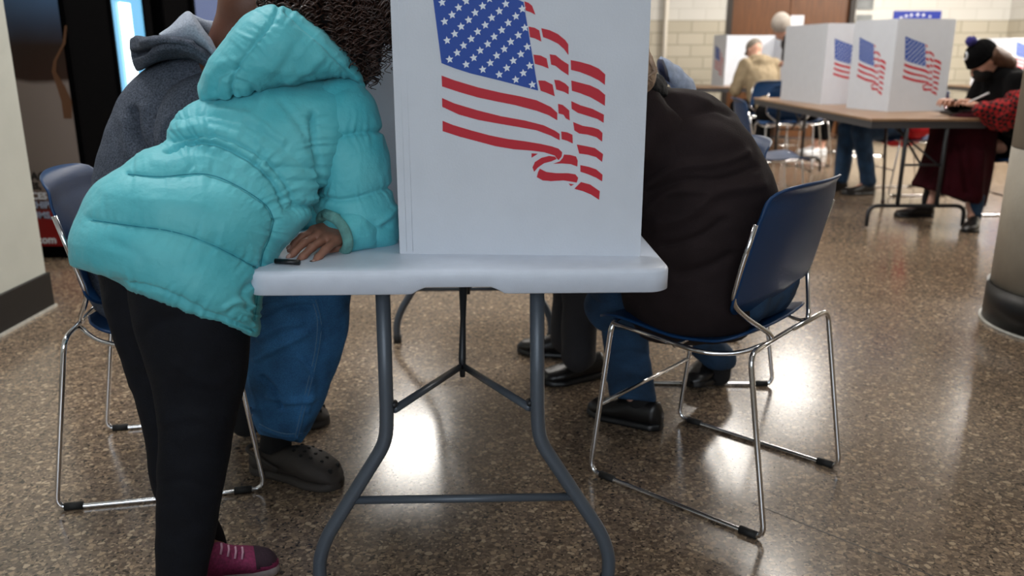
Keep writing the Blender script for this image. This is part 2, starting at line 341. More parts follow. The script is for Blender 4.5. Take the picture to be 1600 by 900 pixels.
def loft(rings, n=90, m=120, seams=(), folds=(), puff=0, wr=0.002, wscale=(30, 30, 30), sq=1.0, caps=(.5, .5), thetaoff=0, seed=0, steps=6):
    """rings: (Lx,Ly,Rx,Ry,YL,YR,front,back): left and right silhouette points with their depths, bulge toward/away from the viewer.
    seams: (polyline, half width px, depth m, gather m); folds: (polyline, half width px, height m (negative = groove))"""
    A = []
    for L in rings:
        lx, ly, rx, ry, yl, yr, fr, bk = L
        A.append(np.r_[P(lx, ly, yl), P(rx, ry, yr), fr, bk])
    R, tt = resample(A, n)
    # rounded end caps
    def capring(r, r2, k, amt):
        c = (r[0:3]+r[3:6])/2; c2 = (r2[0:3]+r2[3:6])/2; ax = nrm(c-c2); a = math.pi/2*k/steps; s = math.cos(a); h = np.linalg.norm(r[3:6]-r[0:3])/2*amt*math.sin(a)
        q = r.copy(); q[0:3] = c+(r[0:3]-c)*s+ax*h; q[3:6] = c+(r[3:6]-c)*s+ax*h; q[6:] *= s; return q
    pre = [capring(R[0], R[3], k, caps[0]) for k in range(steps-0, 0, -1)]; post = [capring(R[-1], R[-4], k, caps[1]) for k in range(1, steps+1)]
    for q in (pre[0], post[-1]):
        c = (q[0:3]+q[3:6])/2; q[0:3] = c+(q[0:3]-c)*.02-0; q[3:6] = c+(q[3:6]-c)*1.0
        q[0:3] = c-(q[3:6]-c)
    R = np.vstack([pre, R, post]); n2 = len(R); G = np.zeros((n2, m, 3)); th = np.linspace(0, 2*math.pi, m, endpoint=False)+thetaoff
    camp = np.array([0, 0, CAMH])
    cs = np.sign(np.cos(th))*np.abs(np.cos(th))**sq; sn = np.sign(np.sin(th))*np.abs(np.sin(th))**sq
    for i, r in enumerate(R):
        c = (r[0:3]+r[3:6])/2; a = (r[3:6]-r[0:3])/2; v = nrm(c-camp); ah = nrm(a); b = nrm(v-np.dot(v, ah)*ah)
        dep = np.where(sn > 0, r[7], r[6]); G[i] = c+np.outer(cs, a)+np.outer(sn*dep, b)
    du = np.gradient(G, axis=0); dv = (np.roll(G, -1, 1)-np.roll(G, 1, 1)); N = np.cross(dv, du); l = np.linalg.norm(N, axis=2, keepdims=True); N = N/(l+1e-12)
    C = ((R[:, 0:3]+R[:, 3:6])/2)[:, None, :]; sgn = np.sign(((G-C)*N).sum(2).mean()); N *= sgn if sgn else 1
    V = G.reshape(-1, 3); NN = N.reshape(-1, 3)
    fr = np.clip(1.2-np.repeat(sn[None], n2, 0).reshape(-1)*1.6, 0, 1)
    px, py = proj(V)
    D = wr*noise(V*np.array(wscale), seed)+wr*.5*noise(V*np.array(wscale)*2.3, seed+1)
    if puff and seams:
        dm = np.full(len(V), 1e9)
        for sm in seams: d, s, _ = polydist(px, py, smoothline(sm[0])); dm = np.minimum(dm, d)
        D += puff*(1-np.exp(-(dm/24)**.95))*fr
    for q, sm in enumerate(seams):
        d, s, sd = polydist(px, py, smoothline(sm[0])); w, dep, ga = sm[1], sm[2], sm[3]
        D -= fr*dep*np.exp(-(d/w)**2)
        if ga:
            ph = s+6*noise(np.stack([s/30, d/30, s*0+q], 1), 5); g = noise(np.stack([ph/6.0, d/70+q*3, s*0], 1), 9+q)+.5*noise(np.stack([ph/2.8, d/50+q*3, s*0], 1), 19+q)
            D += fr*ga*g*np.exp(-d/20)*(1-np.exp(-d/2))
    for fo in folds:
        d, s, _ = polydist(px, py, smoothline(fo[0])); D += fr*fo[2]*np.exp(-(d/fo[1])**2)
    V = V+NN*D[:, None]
    F = [(i*m+k, i*m+(k+1) % m, (i+1)*m+(k+1) % m, (i+1)*m+k) for i in range(n2-1) for k in range(m)]
    F += [tuple(range(m))[::-1], tuple((n2-1)*m+k for k in range(m))]
    if sgn < 0: pass
    return V, F

# ------------------------------------------------------------------ implicit surfaces (smooth union), polygonised by surface nets
def rc(a, b, ra, rb=None, k=None): return ('c', np.asarray(a, float), np.asarray(b, float), ra, ra if rb is None else rb, k)
def el(c, r, R=None, k=None): return ('e', np.asarray(c, float), np.asarray(r, float), R, None, k)
def evalp(p, X):
    if p[0] == 'c':
        a, b, ra, rb = p[1:5]; ab = b-a; L = ab@ab+1e-12; t = np.clip((X-a)@ab/L, 0, 1)
        return np.linalg.norm(X-a-t[:, None]*ab, axis=1)-(ra+(rb-ra)*t)
    q = X-p[1]
    if p[3] is not None: q = q@p[3]
    r = p[2]; k0 = np.linalg.norm(q/r, axis=1); k1 = np.linalg.norm(q/r**2, axis=1)+1e-9; return k0*(k0-1)/k1
def field(prims, X, k, disp=None, cut=None):
    X = X.astype(float); d = None
    for p in prims:
        e = evalp(p, X); kk = p[5] or k
        if d is None: d = e; continue
        h = np.maximum(kk-np.abs(d-e), 0)/kk; d = np.minimum(d, e)-h*h*kk*.25
    if disp is not None:
        near = np.abs(d) < .06; dd = np.zeros(len(d)); dd[near] = disp(X[near]); d = d-dd
    if cut is not None: d = np.maximum(d, cut(X))
    return d
def iso(prims, h=.006, k=.02, disp=None, cut=None, pad=.02):
    lo = np.full(3, 1e9); hi = -lo
    for p in prims:
        if p[0] == 'c':
            for q, r in ((p[1], p[3]), (p[2], p[4])): lo = np.minimum(lo, q-r); hi = np.maximum(hi, q+r)
        else: r = p[2].max() if p[3] is not None else p[2]; lo = np.minimum(lo, p[1]-r); hi = np.maximum(hi, p[1]+r)
    lo -= pad; hi += pad; s = 4; nc = np.ceil((hi-lo)/(h*s)).astype(int)+2
    ax = [lo[i]+np.arange(nc[i])*h*s for i in range(3)]
    Xc = np.stack(np.meshgrid(*ax, indexing='ij'), -1).reshape(-1, 3); dc = field(prims, Xc, k, disp, cut).reshape(nc)
    n = (nc-1)*s; idx = [np.minimum((np.arange(n[i])+s//2)//s, nc[i]-1) for i in range(3)]
    F = dc[np.ix_(*idx)].astype(np.float32); act = np.abs(F) < h*s*1.5+.004
    I = np.argwhere(act); F[act] = field(prims, lo+I*h, k, disp, cut).astype(np.float32)
    S = F < 0; c = np.zeros(np.array(S.shape)-1, np.uint8)
    off = [(a, b, d) for a in (0, 1) for b in (0, 1) for d in (0, 1)]; nx, ny, nz = c.shape
    for a, b, d in off: c += S[a:a+nx, b:b+ny, d:d+nz]
    cells = np.argwhere((c > 0) & (c < 8)); vid = np.full(c.shape, -1, np.int32); vid[tuple(cells.T)] = np.arange(len(cells))
    vals = np.stack([F[cells[:, 0]+a, cells[:, 1]+b, cells[:, 2]+d] for a, b, d in off], 1)
    acc = np.zeros((len(cells), 3)); cnt = np.zeros(len(cells)); O = np.array(off, float)
    for i in range(8):
        for j in range(i+1, 8):
            if np.abs(O[i]-O[j]).sum() == 1:
                a, b = vals[:, i], vals[:, j]; x = (a < 0) != (b < 0); t = np.where(x, a/np.where(x, a-b, 1), 0)
                acc += np.where(x[:, None], O[i]+t[:, None]*(O[j]-O[i]), 0); cnt += x
    V = lo+h*(cells+acc/cnt[:, None]); Q = []
    for axis in range(3):
        sl0 = [slice(None)]*3; sl1 = [slice(None)]*3; sl0[axis] = slice(0, -1); sl1[axis] = slice(1, None)
        A = S[tuple(sl0)]; B = S[tuple(sl1)]; E = np.argwhere(A != B); u, v = [(1, 2), (2, 0), (0, 1)][axis]
        E = E[(E[:, u] > 0) & (E[:, v] > 0) & (E[:, u] < c.shape[u]) & (E[:, v] < c.shape[v])]
        def g(du, dv): e = E.copy(); e[:, u] -= du; e[:, v] -= dv; return vid[tuple(e.T)]
        q = np.stack([g(1, 1), g(0, 1), g(0, 0), g(1, 0)], 1); inside = A[tuple(E.T)]
        q = np.where(inside[:, None], q, q[:, ::-1]); Q.append(q)
    Q = np.vstack(Q); Q = Q[(Q >= 0).all(1)]
    return V, Q
def frame(f, up=(0, 0, 1)):
    f = nrm(f); l = nrm(np.cross(up, f)); u = np.cross(f, l); return np.stack([f, l, u], 1)   # columns: forward, left, up

def stitch(name, target, poly, r, m, lift=.0006, step=3):
    """a thread or printed line laid on the surface of a part, following a traced line"""
    from mathutils.bvhtree import BVHTree
    off = Vector((0, 0, 0)); p = target.parent
    while p is not None: off += p.location; p = p.parent
    t = BVHTree.FromPolygons([v.co+off for v in target.data.vertices], [tuple(q.vertices) for q in target.data.polygons])
    pts = []
    for x, y in smoothline(poly, step):
        d = Vector([float(c) for c in ray(x, y)]).normalized(); h = t.ray_cast(Vector((0, 0, CAMH)), d)
        if h[0] is not None: pts.append(np.array(h[0]-d*lift))
    if len(pts) < 2: return None
    V, F = tube(pts, r, 6); return mesh(name, V, F, m, target)

def hand(wrist, d, pn, side=1, s=1.0, curl=.5, spread=.06, thumb_in=0.3):
    """prims of a hand: wrist, direction d of the fingers, pn = direction the palm faces, side=+1: thumb on the (pn x d) side"""
    d = nrm(d); pn = nrm(np.asarray(pn, float)-np.dot(pn, d)*d); lat = np.cross(pn, d)*side; w = np.asarray(wrist, float); pr = []
    fl = [(.033, .088, [.040, .026, .020], .0088), (.011, .092, [.045, .029, .021], .0090), (-.011, .088, [.041, .027, .020], .0086), (-.031, .080, [.031, .020, .018], .0078)]
    tips = []
    for i, (o, pl, seg, r) in enumerate(fl):
        k = w+(d*pl+lat*o)*s; pr.append(rc(w+lat*o*.45*s+d*.012*s, k, .016*s, .0118*s, .014*s)); a = 0; p = k; dd = nrm(d+lat*spread*(1.5-i)*1.0)
        for j, L in enumerate(seg):
            a += curl*(.55 if j == 0 else .8)*(1+.1*i); q = p+(dd*math.cos(a)+pn*math.sin(a))*L*s; pr.append(rc(p, q, (r-.0006*j)*s, (r-.0006*(j+1))*s, .004*s)); last = (p, q); p = q
        tips.append((p, nrm(last[1]-last[0]), r*s, nrm(-pn*math.cos(a)+dd*math.sin(a))))
    b = w+(d*.025+lat*.026)*s; t1 = b+nrm(d*.75+lat*(.75-thumb_in)+pn*.35)*.042*s; t2 = t1+nrm(d+lat*(.35-thumb_in)+pn*.35)*.032*s; t3 = t2+nrm(d+lat*(.05-thumb_in)+pn*.3)*.024*s
    pr += [rc(w+d*.01*s+lat*.01*s, b, .016*s, .016*s, .012*s), rc(b, t1, .0155*s, .0115*s, .01*s), rc(t1, t2, .0112*s, .0100*s, .005*s), rc(t2, t3, .0100*s, .0080*s, .004*s)]
    return pr, tips
def head(c, f, up=(0, 0, 1), s=1.0):
    R = frame(f, up); F, L, Uu = R[:, 0], R[:, 1], R[:, 2]; c = np.asarray(c, float); q = lambda a, b, d: c+(F*a+L*b+Uu*d)*s
    pr = [el(q(-.01, 0, .02), np.array([.098, .077, .098])*s, R), el(q(.03, 0, -.045), np.array([.062, .056, .07])*s, R, .03*s),
          el(q(.055, 0, -.09), np.array([.032, .032, .024])*s, R, .025*s), rc(q(.085, 0, .005), q(.108, 0, -.026), .008*s, .013*s, .012*s),
          el(q(.082, 0, -.055), np.array([.012, .024, .006])*s, R, .008*s), el(q(.080, 0, -.068), np.array([.012, .02, .007])*s, R, .008*s),
          rc(q(.078, .045, .024), q(.084, .012, .026), .010*s, .010*s, .012*s), rc(q(.078, -.045, .024), q(.084, -.012, .026), .010*s, .010*s, .012*s),
          el(q(.060, .04, -.025), np.array([.026, .024, .022])*s, R, .02*s), el(q(.060, -.04, -.025), np.array([.026, .024, .022])*s, R, .02*s)]
    for sd in (1, -1): pr += [el(q(-.01, .076*sd, -.005), np.array([.017, .007, .03])*s, R, .006*s)]
    return pr, q

# ================================================================== ROOM
def struct(name, parts, m, smooth=False):
    o = mesh(name, parts[0], parts[1], m, None, smooth); o['kind'] = 'structure'; return o
XL, XR, YB, YF = -3.35, 6.62, -3.05, 11.64
struct('floor', box(XL-.1, XR+.1, YB-.1, YF+.1, -.1, 0), M['floor'])
struct('ceiling', box(XL-.1, XR+.1, YB-.1, YF+.1, CEIL_Z, CEIL_Z+.1), M['ceil'])
DX0, DX1 = 2.86, 4.56
struct('wall_back', merge([box(XL, DX0, YF, YF+.15, 0, CEIL_Z), box(DX1, XR, YF, YF+.15, 0, CEIL_Z), box(DX0, DX1, YF, YF+.15, 2.5, CEIL_Z)]), M['block'])
struct('wall_right', box(XR, XR+.15, YB, YF, 0, CEIL_Z), M['block'])
struct('wall_left', box(XL-.15, XL, YB, YF, 0, CEIL_Z), M['paint'])
struct('wall_front', merge([box(XL, -2.4, YB-.15, YB, 0, CEIL_Z), box(1.3, XR, YB-.15, YB, 0, CEIL_Z), box(-2.4, 1.3, YB-.15, YB, 0, .9), box(-2.4, 1.3, YB-.15, YB, 2.85, CEIL_Z)]), M['paint'])  # opening left for the assumed window
w = empty('assumed_window_1', (0, 0, 0)); w['kind'] = 'structure'  # assumed window, frame and glowing pane added unseen behind the camera
mesh('assumed_window_frame', *merge([box(-2.4, 1.3, YB-.1, YB-.04, .9, .96), box(-2.4, 1.3, YB-.1, YB-.04, 2.79, 2.85)]+[box(x, x+.06, YB-.1, YB-.04, .96, 2.79) for x in (-2.4, -1.5, -.6, .3, 1.24)]), M['steel'], w, False)
mesh('assumed_window_pane', *box(-2.4, 1.3, YB-.085, YB-.075, .9, 2.85), M['assumed_glass'], w, False)
d = empty('door_1', (0, 0, 0)); d['kind'] = 'structure'
mesh('door_leaf', *box(DX0+.07, (DX0+DX1)/2-.003, YF+.04, YF+.09, .01, 2.44, .004), M['wood'], d, False)
mesh('door_leaf', *box((DX0+DX1)/2+.003, DX1-.07, YF+.04, YF+.09, .01, 2.44, .004), M['wood'], d, False)
mesh('door_frame', *merge([box(DX0, DX0+.07, YF-.02, YF+.13, 0, 2.5), box(DX1-.07, DX1, YF-.02, YF+.13, 0, 2.5), box(DX0+.07, DX1-.07, YF-.02, YF+.13, 2.44, 2.5)]), M['doorframe'], d, False)
struct('baseboard_back', merge([box(XL, DX0-.01, YF-.012, YF-.001, 0, .1), box(DX1+.01, XR, YF-.012, YF-.001, 0, .1)]), M['cove'])
# square pillar at the left with its black cove base
struct('wall_pillar', box(-2.95, -2.118, 1.9, 3.66, 0, CEIL_Z, .004), M['pillar'])
struct('baseboard_left', box(-2.96, -2.106, 1.89, 3.672, 0, .165, .004), M['cove'])
struct('trim_1', box(-2.97, -2.100, 1.88, 3.68, 0, .012), M['strip'])
# round column at the right
def cyl(cx, cy, r, z0, z1, n=64):
    a = np.linspace(0, 2*math.pi, n, endpoint=False); V = [(cx+r*math.cos(t), cy+r*math.sin(t), z0) for t in a]+[(cx+r*math.cos(t), cy+r*math.sin(t), z1) for t in a]
    return V, [(i, (i+1) % n, n+(i+1) % n, n+i) for i in range(n)]+[tuple(range(n))[::-1], tuple(range(n, 2*n))]
CC = (2.405, 3.37)
col = empty('wall_column', (CC[0], CC[1], 0)); col['kind'] = 'structure'
mesh('column_shaft', *merge([cyl(*CC, .345, .17, .748), cyl(*CC, .345, .752, CEIL_Z)]), M['column'], col)
mesh('column_joint', *cyl(*CC, .341, .747, .753), M['joint'], col)
mesh('column_base', *cyl(*CC, .357, 0.008, .17), M['cove'], col)
mesh('column_base_edge', *cyl(*CC, .368, 0, .010), M['strip'], col)
for o in col.children:
    o.data.polygons.foreach_set('use_smooth', [len(p.vertices) == 4 for p in o.data.polygons])
# floor divider joints
j0, j1 = U(1185, 790, 0), U(1440, 893, 0); dj = nrm(j1-j0); nj = np.array([-dj[1], dj[0], 0])*.0018; e0, e1 = j0-dj*.02, j1+dj*1.2
struct('trim_2', prism([tuple((e0+nj)[:2]), tuple((e1+nj)[:2]), tuple((e1-nj)[:2]), tuple((e0-nj)[:2])], -.001, .0006), M['joint'])
# pipe on the far wall
pi_ = empty('wall_pipe', (2.04, YF-.05, 0)); mesh('pipe_run', *tube([(2.04, YF-.05, 0), (2.04, YF-.05, CEIL_Z)], .03, 16), M['pipe'], pi_); pi_['kind'] = 'structure'
for z in (.5, 2.2): mesh('pipe_clamp', *box(1.99, 2.09, YF-.09, YF-.001, z, z+.03), M['pipe'], pi_, False)
# ceiling lights: assumed fluorescent panels, all out of view, the last one added to brighten the background
WHERE = ['above the seated man in grey', 'above the aisle right of the camera', 'beyond the first vending machine', 'over the aisle before the walnut table', 'above the woman in the knit hat', 'beyond the second vending machine', 'above the distant tables at the back wall', 'above the far end of the walnut table', 'above the back right corner', 'added beside the right wall to brighten the background']
for i, ((x, y), w_) in enumerate(zip(PANELS, PANEL_W)):
    t = empty('assumed_ceiling_light', (x, y, CEIL_Z), 0, 'assumed recessed ceiling light panel '+WHERE[i], 'ceiling light', 'ceiling light panels')
    mesh('light_frame', *merge([box(x-.33, x-.30, y-.62, y+.62, CEIL_Z-.02, CEIL_Z-.001), box(x+.30, x+.33, y-.62, y+.62, CEIL_Z-.02, CEIL_Z-.001), box(x-.3, x+.3, y-.62, y-.6, CEIL_Z-.02, CEIL_Z-.001), box(x-.3, x+.3, y+.6, y+.62, CEIL_Z-.02, CEIL_Z-.001)]), M['paint'], t, False)
    mesh('diffuser', *box(x-.3, x+.3, y-.6, y+.6, CEIL_Z-.014, CEIL_Z-.004), M['lamp'], t, False)
    area('panel_lamp', (x, y, CEIL_Z-.03), (.6, 1.2), w_, (1, .95, .88) if y > 5 else (.93, .97, 1))

# ================================================================== VENDING MACHINES
v = empty('vending_machine', (-2.72, 4.95, 0), 0, 'black snack vending machine with a printed side panel beside the left pillar', 'vending machine')
VX, VY = -2.36, 4.62
mesh('cabinet', *merge([box(XL+.02, VX, VY, VY+.02, 0, 1.95), box(XL+.02, XL+.06, VY+.02, 5.72, 0, 1.95), box(XL+.06, VX, 5.70, 5.72, 0, 1.95), box(XL+.06, VX, VY+.02, 5.70, 1.9, 1.95), box(XL+.06, VX, VY+.02, 5.70, 0, .1), box(VX-.04, VX, VY+.02, 5.12, .1, 1.9, .004)]), M['vend'], v, False)
m = bpy.data.materials.new('snack_photo_print'); m.use_nodes = True; nt = m.node_tree; b = nt.nodes['Principled BSDF']; b.inputs['Roughness'].default_value = .35
tc = nt.nodes.new('ShaderNodeTexCoord'); sp = nt.nodes.new('ShaderNodeSeparateXYZ'); nt.links.new(tc.outputs['Object'], sp.inputs[0])
no = nt.nodes.new('ShaderNodeTexNoise'); no.inputs['Scale'].default_value = 3; nt.links.new(tc.outputs['Object'], no.inputs['Vector'])
ma = nt.nodes.new('ShaderNodeMath'); ma.operation = 'MULTIPLY_ADD'; nt.links.new(no.outputs['Fac'], ma.inputs[0]); ma.inputs[1].default_value = .12; nt.links.new(sp.outputs[2], ma.inputs[2])
mr = nt.nodes.new('ShaderNodeMapRange'); mr.inputs['From Min'].default_value = 0.06; mr.inputs['From Max'].default_value = 1.46; nt.links.new(ma.outputs[0], mr.inputs['Value'])
r_ = ramp(nt, mr.outputs[0], [(0, lin(130, 14, 16)), (.20, lin(130, 14, 16)), (.21, lin(84, 44, 38)), (.30, lin(124, 112, 106)), (.69, lin(128, 116, 110)), (.71, lin(44, 20, 11)), (.84, lin(38, 20, 12)), (.91, lin(50, 62, 84)), (1, lin(70, 96, 130))])
nt.links.new(r_, b.inputs['Base Color'])
mesh('side_graphic', *box(-3.2, VX-.03, VY-.004, VY-.0005, .07, 1.9), m, v, False)
hl = []   # printed strand of orange hair across the side graphic
cv = [P(103, 40, VY-.008), P(100, 68, VY-.008), P(86, 95, VY-.008), P(84, 112, VY-.008), P(95, 135, VY-.008), P(104, 158, VY-.008), P(106, 185, VY-.008)]
wv_ = [.006, .008, .009, .012, .022, .028, .022]
hl_r = [c+np.array([w, 0, 0]) for c, w in zip(cv, wv_)]; hl_l = [c-np.array([w, 0, 0]) for c, w in zip(cv, wv_)]
mesh('hair_print', [tuple(p) for p in hl_l+hl_r], [(i, i+1, len(cv)+i+1, len(cv)+i) for i in range(len(cv)-1)], mat('orange_print', lin(92, 60, 38), .4), v, False)
Rt = Matrix.Rotation(math.pi/2, 3, 'X')
for s, px, py, size, mm in (('SNACKS', 27, 281, .062, 'black'), ('CES,', 38, 295, .05, 'black'), ('ICES', 46, 311, .052, 'notice'), ('CHIPS', 46, 325, .052, 'bluegrey'), ('GUMS, I', 40, 341, .052, 'bluegrey'), ('fods.com', 26, 380, .062, 'notice')):
    q = P(px, py, VY-.009); text_mesh(s, size, 'lettering', M[mm], v, Vector(q), Rt, .0016)
mesh('door_glass', *box(VX-.012, VX-.004, 5.13, 5.68, .35, 1.9), M['vlit'], v, False)
mesh('tube_light', *box(VX-.001, VX+.012, 5.26, 5.40, .36, 1.42, .004), M['vtube'], v, False)
mesh('door_mullion', *merge([box(VX-.03, VX+.01, 5.12, 5.15, .1, 1.9), box(VX-.03, VX+.01, 5.60, 5.70, .1, 1.9), box(VX-.03, VX+.01, 5.15, 5.6, .1, .35)]), M['vend'], v, False)
v2 = empty('vending_machine', (-2.9, 6.9, 0), 0, 'second black vending machine with a dim blue screen, further back', 'vending machine')
mesh('cabinet', *merge([box(XL+.02, -2.38, 5.98, 7.7, 0, 1.95, .01)]), M['vend'], v2, False)
mesh('screen', *box(-2.378, -2.37, 6.55, 7.35, .5, 1.75), M['vblue'], v2, False)
for y_ in (6.47, 7.38): mesh('door_trim', *box(-2.38, -2.355, y_, y_+.05, .3, 1.9), M['vend'], v2, False)
n_ = mesh('notice_board', *merge([box(-2.40, -2.38, 8.0, 9.1, .95, 2.1), box(XL+.01, -2.38, 7.98, 8.0, 0, 2.4), box(XL+.01, -2.38, 9.1, 9.12, 0, 2.4)]), M['notice'], None, False)
tag(n_, 'pale white standing board beyond the vending machines', 'notice board')

# ================================================================== CHAIRS
def chair(loc, yaw, label, group='blue stacking chairs'):
    """local +y is forward; yaw turns +y to its facing"""
    t = empty('stacking_chair', loc, yaw, label, 'chair', group)
    def add(name, parts, m, par=t, smooth=True): return mesh(name, parts[0], parts[1], m, par, smooth, world=False)
    r = .0068; X = .237
    for s in (1, -1):
        pts = [(s*.12, .215, .452), (s*X*.97, .205, .452), (s*X, .256, r), (s*X, -.256, r), (s*X*.97, -.18, .455), (s*.0, -.178, .457)]
        if s == -1: pts = pts[:-1]+[(s*.001, -.178, .457)]
        add('sled_frame', tube(fillet(pts, .035, 6), r, 12), M['chrome'])
        for y in (.20, -.215): add('rubber_glide', tube([(s*X, y-.022, .009), (s*X, y+.022, .009)], .0098, 12), M['glide'])
        add('back_rod', tube(fillet([(s*.105, -.176, .458), (s*.115, -.172, .474), (s*.178, -.140, .520), (s*.217, -.118, .560), (s*.2235, -.138, .65), (s*.2225, -.164, .755)], .03, 5), .0062, 12), M['chrome'])
        add('seat_rail', tube(fillet([(s*.228, .205, .447), (s*.222, -.06, .425), (s*.17, -.128, .428), (s*.13, -.172, .452)], .04, 5), .0058, 10), M['chrome'])
    add('cross_brace', tube([(-X*.985, .232, .212), (X*.985, .232, .212)], .0058, 12), M['chrome'])
    add('under_seat_bar', tube([(-.228, .02, .428), (.228, .02, .428)], .0055, 10), M['chrome'])
    # seat shell
    n, mm = 36, 40; G = np.zeros((n, mm, 3))
    for i in range(n):
        a = i/(n-1); y = .285-.43*a; e = 0
        rr = .07; dy0, dy1 = .285-y, y+.145; cx = 0
        for dd in (dy0, dy1):
            if dd < rr: cx = max(cx, rr-math.sqrt(max(rr*rr-(rr-dd)**2, 0)))
        W = .218-cx-.02*max(0, a-.6)
        for j in range(mm):
            u = 2*j/(mm-1)-1; x = u*W
            z = .455-.018*math.exp(-((y-.03)/.12)**2)+.010*abs(u)**3-.030*max(0, (y-.20)/.085)**2+.022*max(0, (-.06-y)/.085)**2
            G[i, j] = (x, y, z)
    add('seat', gridshell(G, .006), M['blue'])
    # backrest shell, hollowed, flaring back at the top
    n, mm = 44, 40; G = np.zeros((n, mm, 3))
    for i in range(n):
        a = (i/(n-1))**1.25; z = .503+.335*a
        W = .222*(1-(1-min(1, (a+.012)/.21))**2.2)**.5-.014*max(0, (a-.4)/.6)
        rt = .22
        if a > 1-rt: W -= .055*(1-math.sqrt(max(0, 1-((a-1+rt)/rt)**2)))
        for j in range(mm):
            u = 2*j/(mm-1)-1; x = u*W
            y = -.108-.075*min(a, .8)-.05*max(0, a-.78)-2.4*max(0, a-.9)**2-.030*(1-u*u)*(.5+.5*a)+.018*max(0, (.16-a)/.16)
            G[i, j] = (x, y, z-.006*abs(u)**3*a)
    add('backrest', gridshell(G, .006), M['blue'])
    return t
def copytree(root, loc, yaw, label=None, group=None):
    r = root.copy(); COL.objects.link(r); r.location = loc; r.rotation_euler = (0, 0, yaw)
    if label: r['label'] = label
    if group: r['group'] = group
    for ch in list(root.children):
        c = ch.copy(); COL.objects.link(c); c.parent = r
        for g in ch.children: d = g.copy(); COL.objects.link(d); d.parent = c
    return r
def yawof(fx, fy): return math.atan2(fy, fx)-math.pi/2
CR = chair((.566, 2.094, 0), yawof(-.749, .662), 'blue chair with chrome sled base at right front, seating the person in the dark coat')
copytree(CR, (-.954, 2.170, 0), yawof(.981, .194), 'blue chair at far left behind the child, seating the man in the grey hoodie')
copytree(CR, (.665, 2.96, 0), yawof(-1, .03), 'blue chair mostly hidden behind the dark coated sitter, its curved top just showing')
copytree(CR, (1.72, 5.75, 0), yawof(1, -.05), 'empty blue chair before the long edge of the walnut table, backrest beside the dark coat')
copytree(CR, (2.72, 8.45, 0), yawof(.02, 1), 'empty blue chair seen from behind at the far left of the walnut table')
copytree(CR, (3.30, 7.0, 0), yawof(-1, -.1), 'chair behind the walnut table under the sitter in red')
copytree(CR, (3.50, 5.66, 0), yawof(-1, .0), 'chair under the woman in the crimson skirt')
copytree(CR, (4.0, 9.75, 0), yawof(-1, .0), 'chair under the sitter in white sneakers at the back')
copytree(CR, (2.84, 9.72, 0), yawof(-.3, 1), 'chair under the sitter in the beige coat')

# ================================================================== VOTING TABLE (white plastic folding table)
TC = np.array([-.098, 1.457]); TA = math.radians(1.8)
T = empty('folding_table', (TC[0], TC[1], 0), TA, 'white plastic folding table with grey steel legs carrying the voting booths', 'table')
def tadd(name, parts, m, par=T, smooth=True): return mesh(name, parts[0], parts[1], m, par, smooth, world=False)
def rrect(x0, x1, y0, y1, r, n=8):
    out = []
    for cx, cy, a0 in ((x1-r, y0+r, -90), (x1-r, y1-r, 0), (x0+r, y1-r, 90), (x0+r, y0+r, 180)):
        for k in range(n+1): a = math.radians(a0+90*k/n); out.append((cx+r*math.cos(a), cy+r*math.sin(a)))
    return out
# top: rounded slab whose skirt is notched in the middle of each end
hx, TL = .391, 1.83
def ttop():
    out = rrect(-hx, hx, 0, TL, .04, 10); dense = []
    for i in range(len(out)):
        a, b = out[i], out[(i+1) % len(out)]; L = math.hypot(b[0]-a[0], b[1]-a[1]); k = max(1, int(L/.012))
        for q in range(k): dense.append((a[0]+(b[0]-a[0])*q/k, a[1]+(b[1]-a[1])*q/k))
    n = len(dense); cx, cy = 0, TL/2; V = []; prof = []
    for off, z in ((.030, .7435), (.0085, .7433), (.0045, .742), (.0015, .739), (0, .735), (.0, .70), (.003, .698), (.012, .698), (.014, .702), (.016, .726)): prof.append((off, z))
    for off, z in prof:
        for x, y in dense:
            sx = (hx-off)/hx; sy = (TL/2-off)/(TL/2); zz = z
            if z < .715:
                dmid = abs(x-.0); end = min(y, TL-y) < .03
                if end: zz = z+.013*max(0, min(1, (.086-dmid)/.022))
            V.append((x*sx, cy+(y-cy)*sy, zz))
    F = []
    for i in range(len(prof)-1):
        for k in range(n): F.append((i*n+k, (i+1)*n+k, (i+1)*n+(k+1) % n, i*n+(k+1) % n))
    F.append(tuple(range(n))); L = (len(prof)-1)*n; F.append(tuple(L+k for k in range(n))[::-1])
    return V, F
tadd('tabletop', ttop(), M['plastic'])
def legset(y0, sgn, brace_to):
    for s in (1, -1):
        pts = [(s*.150, y0, .728), (s*.153, y0, .42), (s*.157, y0, .355), (s*.292, y0, .135), (s*.312, y0, .075), (s*.309, y0, .012)]
        tadd('leg', tube(fillet(pts, .06, 7), .0145, 16), M['steel'])
        tadd('foot_cap', tube([(s*.309, y0, 0), (s*.309, y0, .03)], .0165, 14), M['glide'])
        tadd('brace', merge([tube([(s*.137, y0+sgn*.004, .425), (s*.004-.012, y0+sgn*.43, .352)], .0085, 8)]), M['steel'])
        tadd('bolt', tube([(s*.137, y0-sgn*.006, .437), (s*.137, y0+sgn*.012, .437)], .006, 8), M['steeldk'])
    tadd('crossbar', merge([tube([(-.236, y0, .222), (.236, y0, .222)], .0085, 12)]), M['steel'])
    tadd('pivot_bar', tube([(-.30, y0, .716), (.30, y0, .716)], .013, 12), M['steeldk'])
    tadd('centre_strut', tube([(-.012, y0+sgn*.43, .325), (-.012, y0+sgn*.43, .375), (-.01, y0+sgn*.49, .46), (-.01, y0+sgn*.54, .54), (-.01, y0+sgn*.66, .712)], [.007, .010, .0075, .012, .011], 10), M['steeldk'])
legset(.105, 1, None); legset(TL-.105, -1, None)
tadd('under_rail', merge([tube([(s*.31, .1, .708), (s*.31, TL-.1, .708)], .012, 8) for s in (1, -1)]), M['steeldk'])

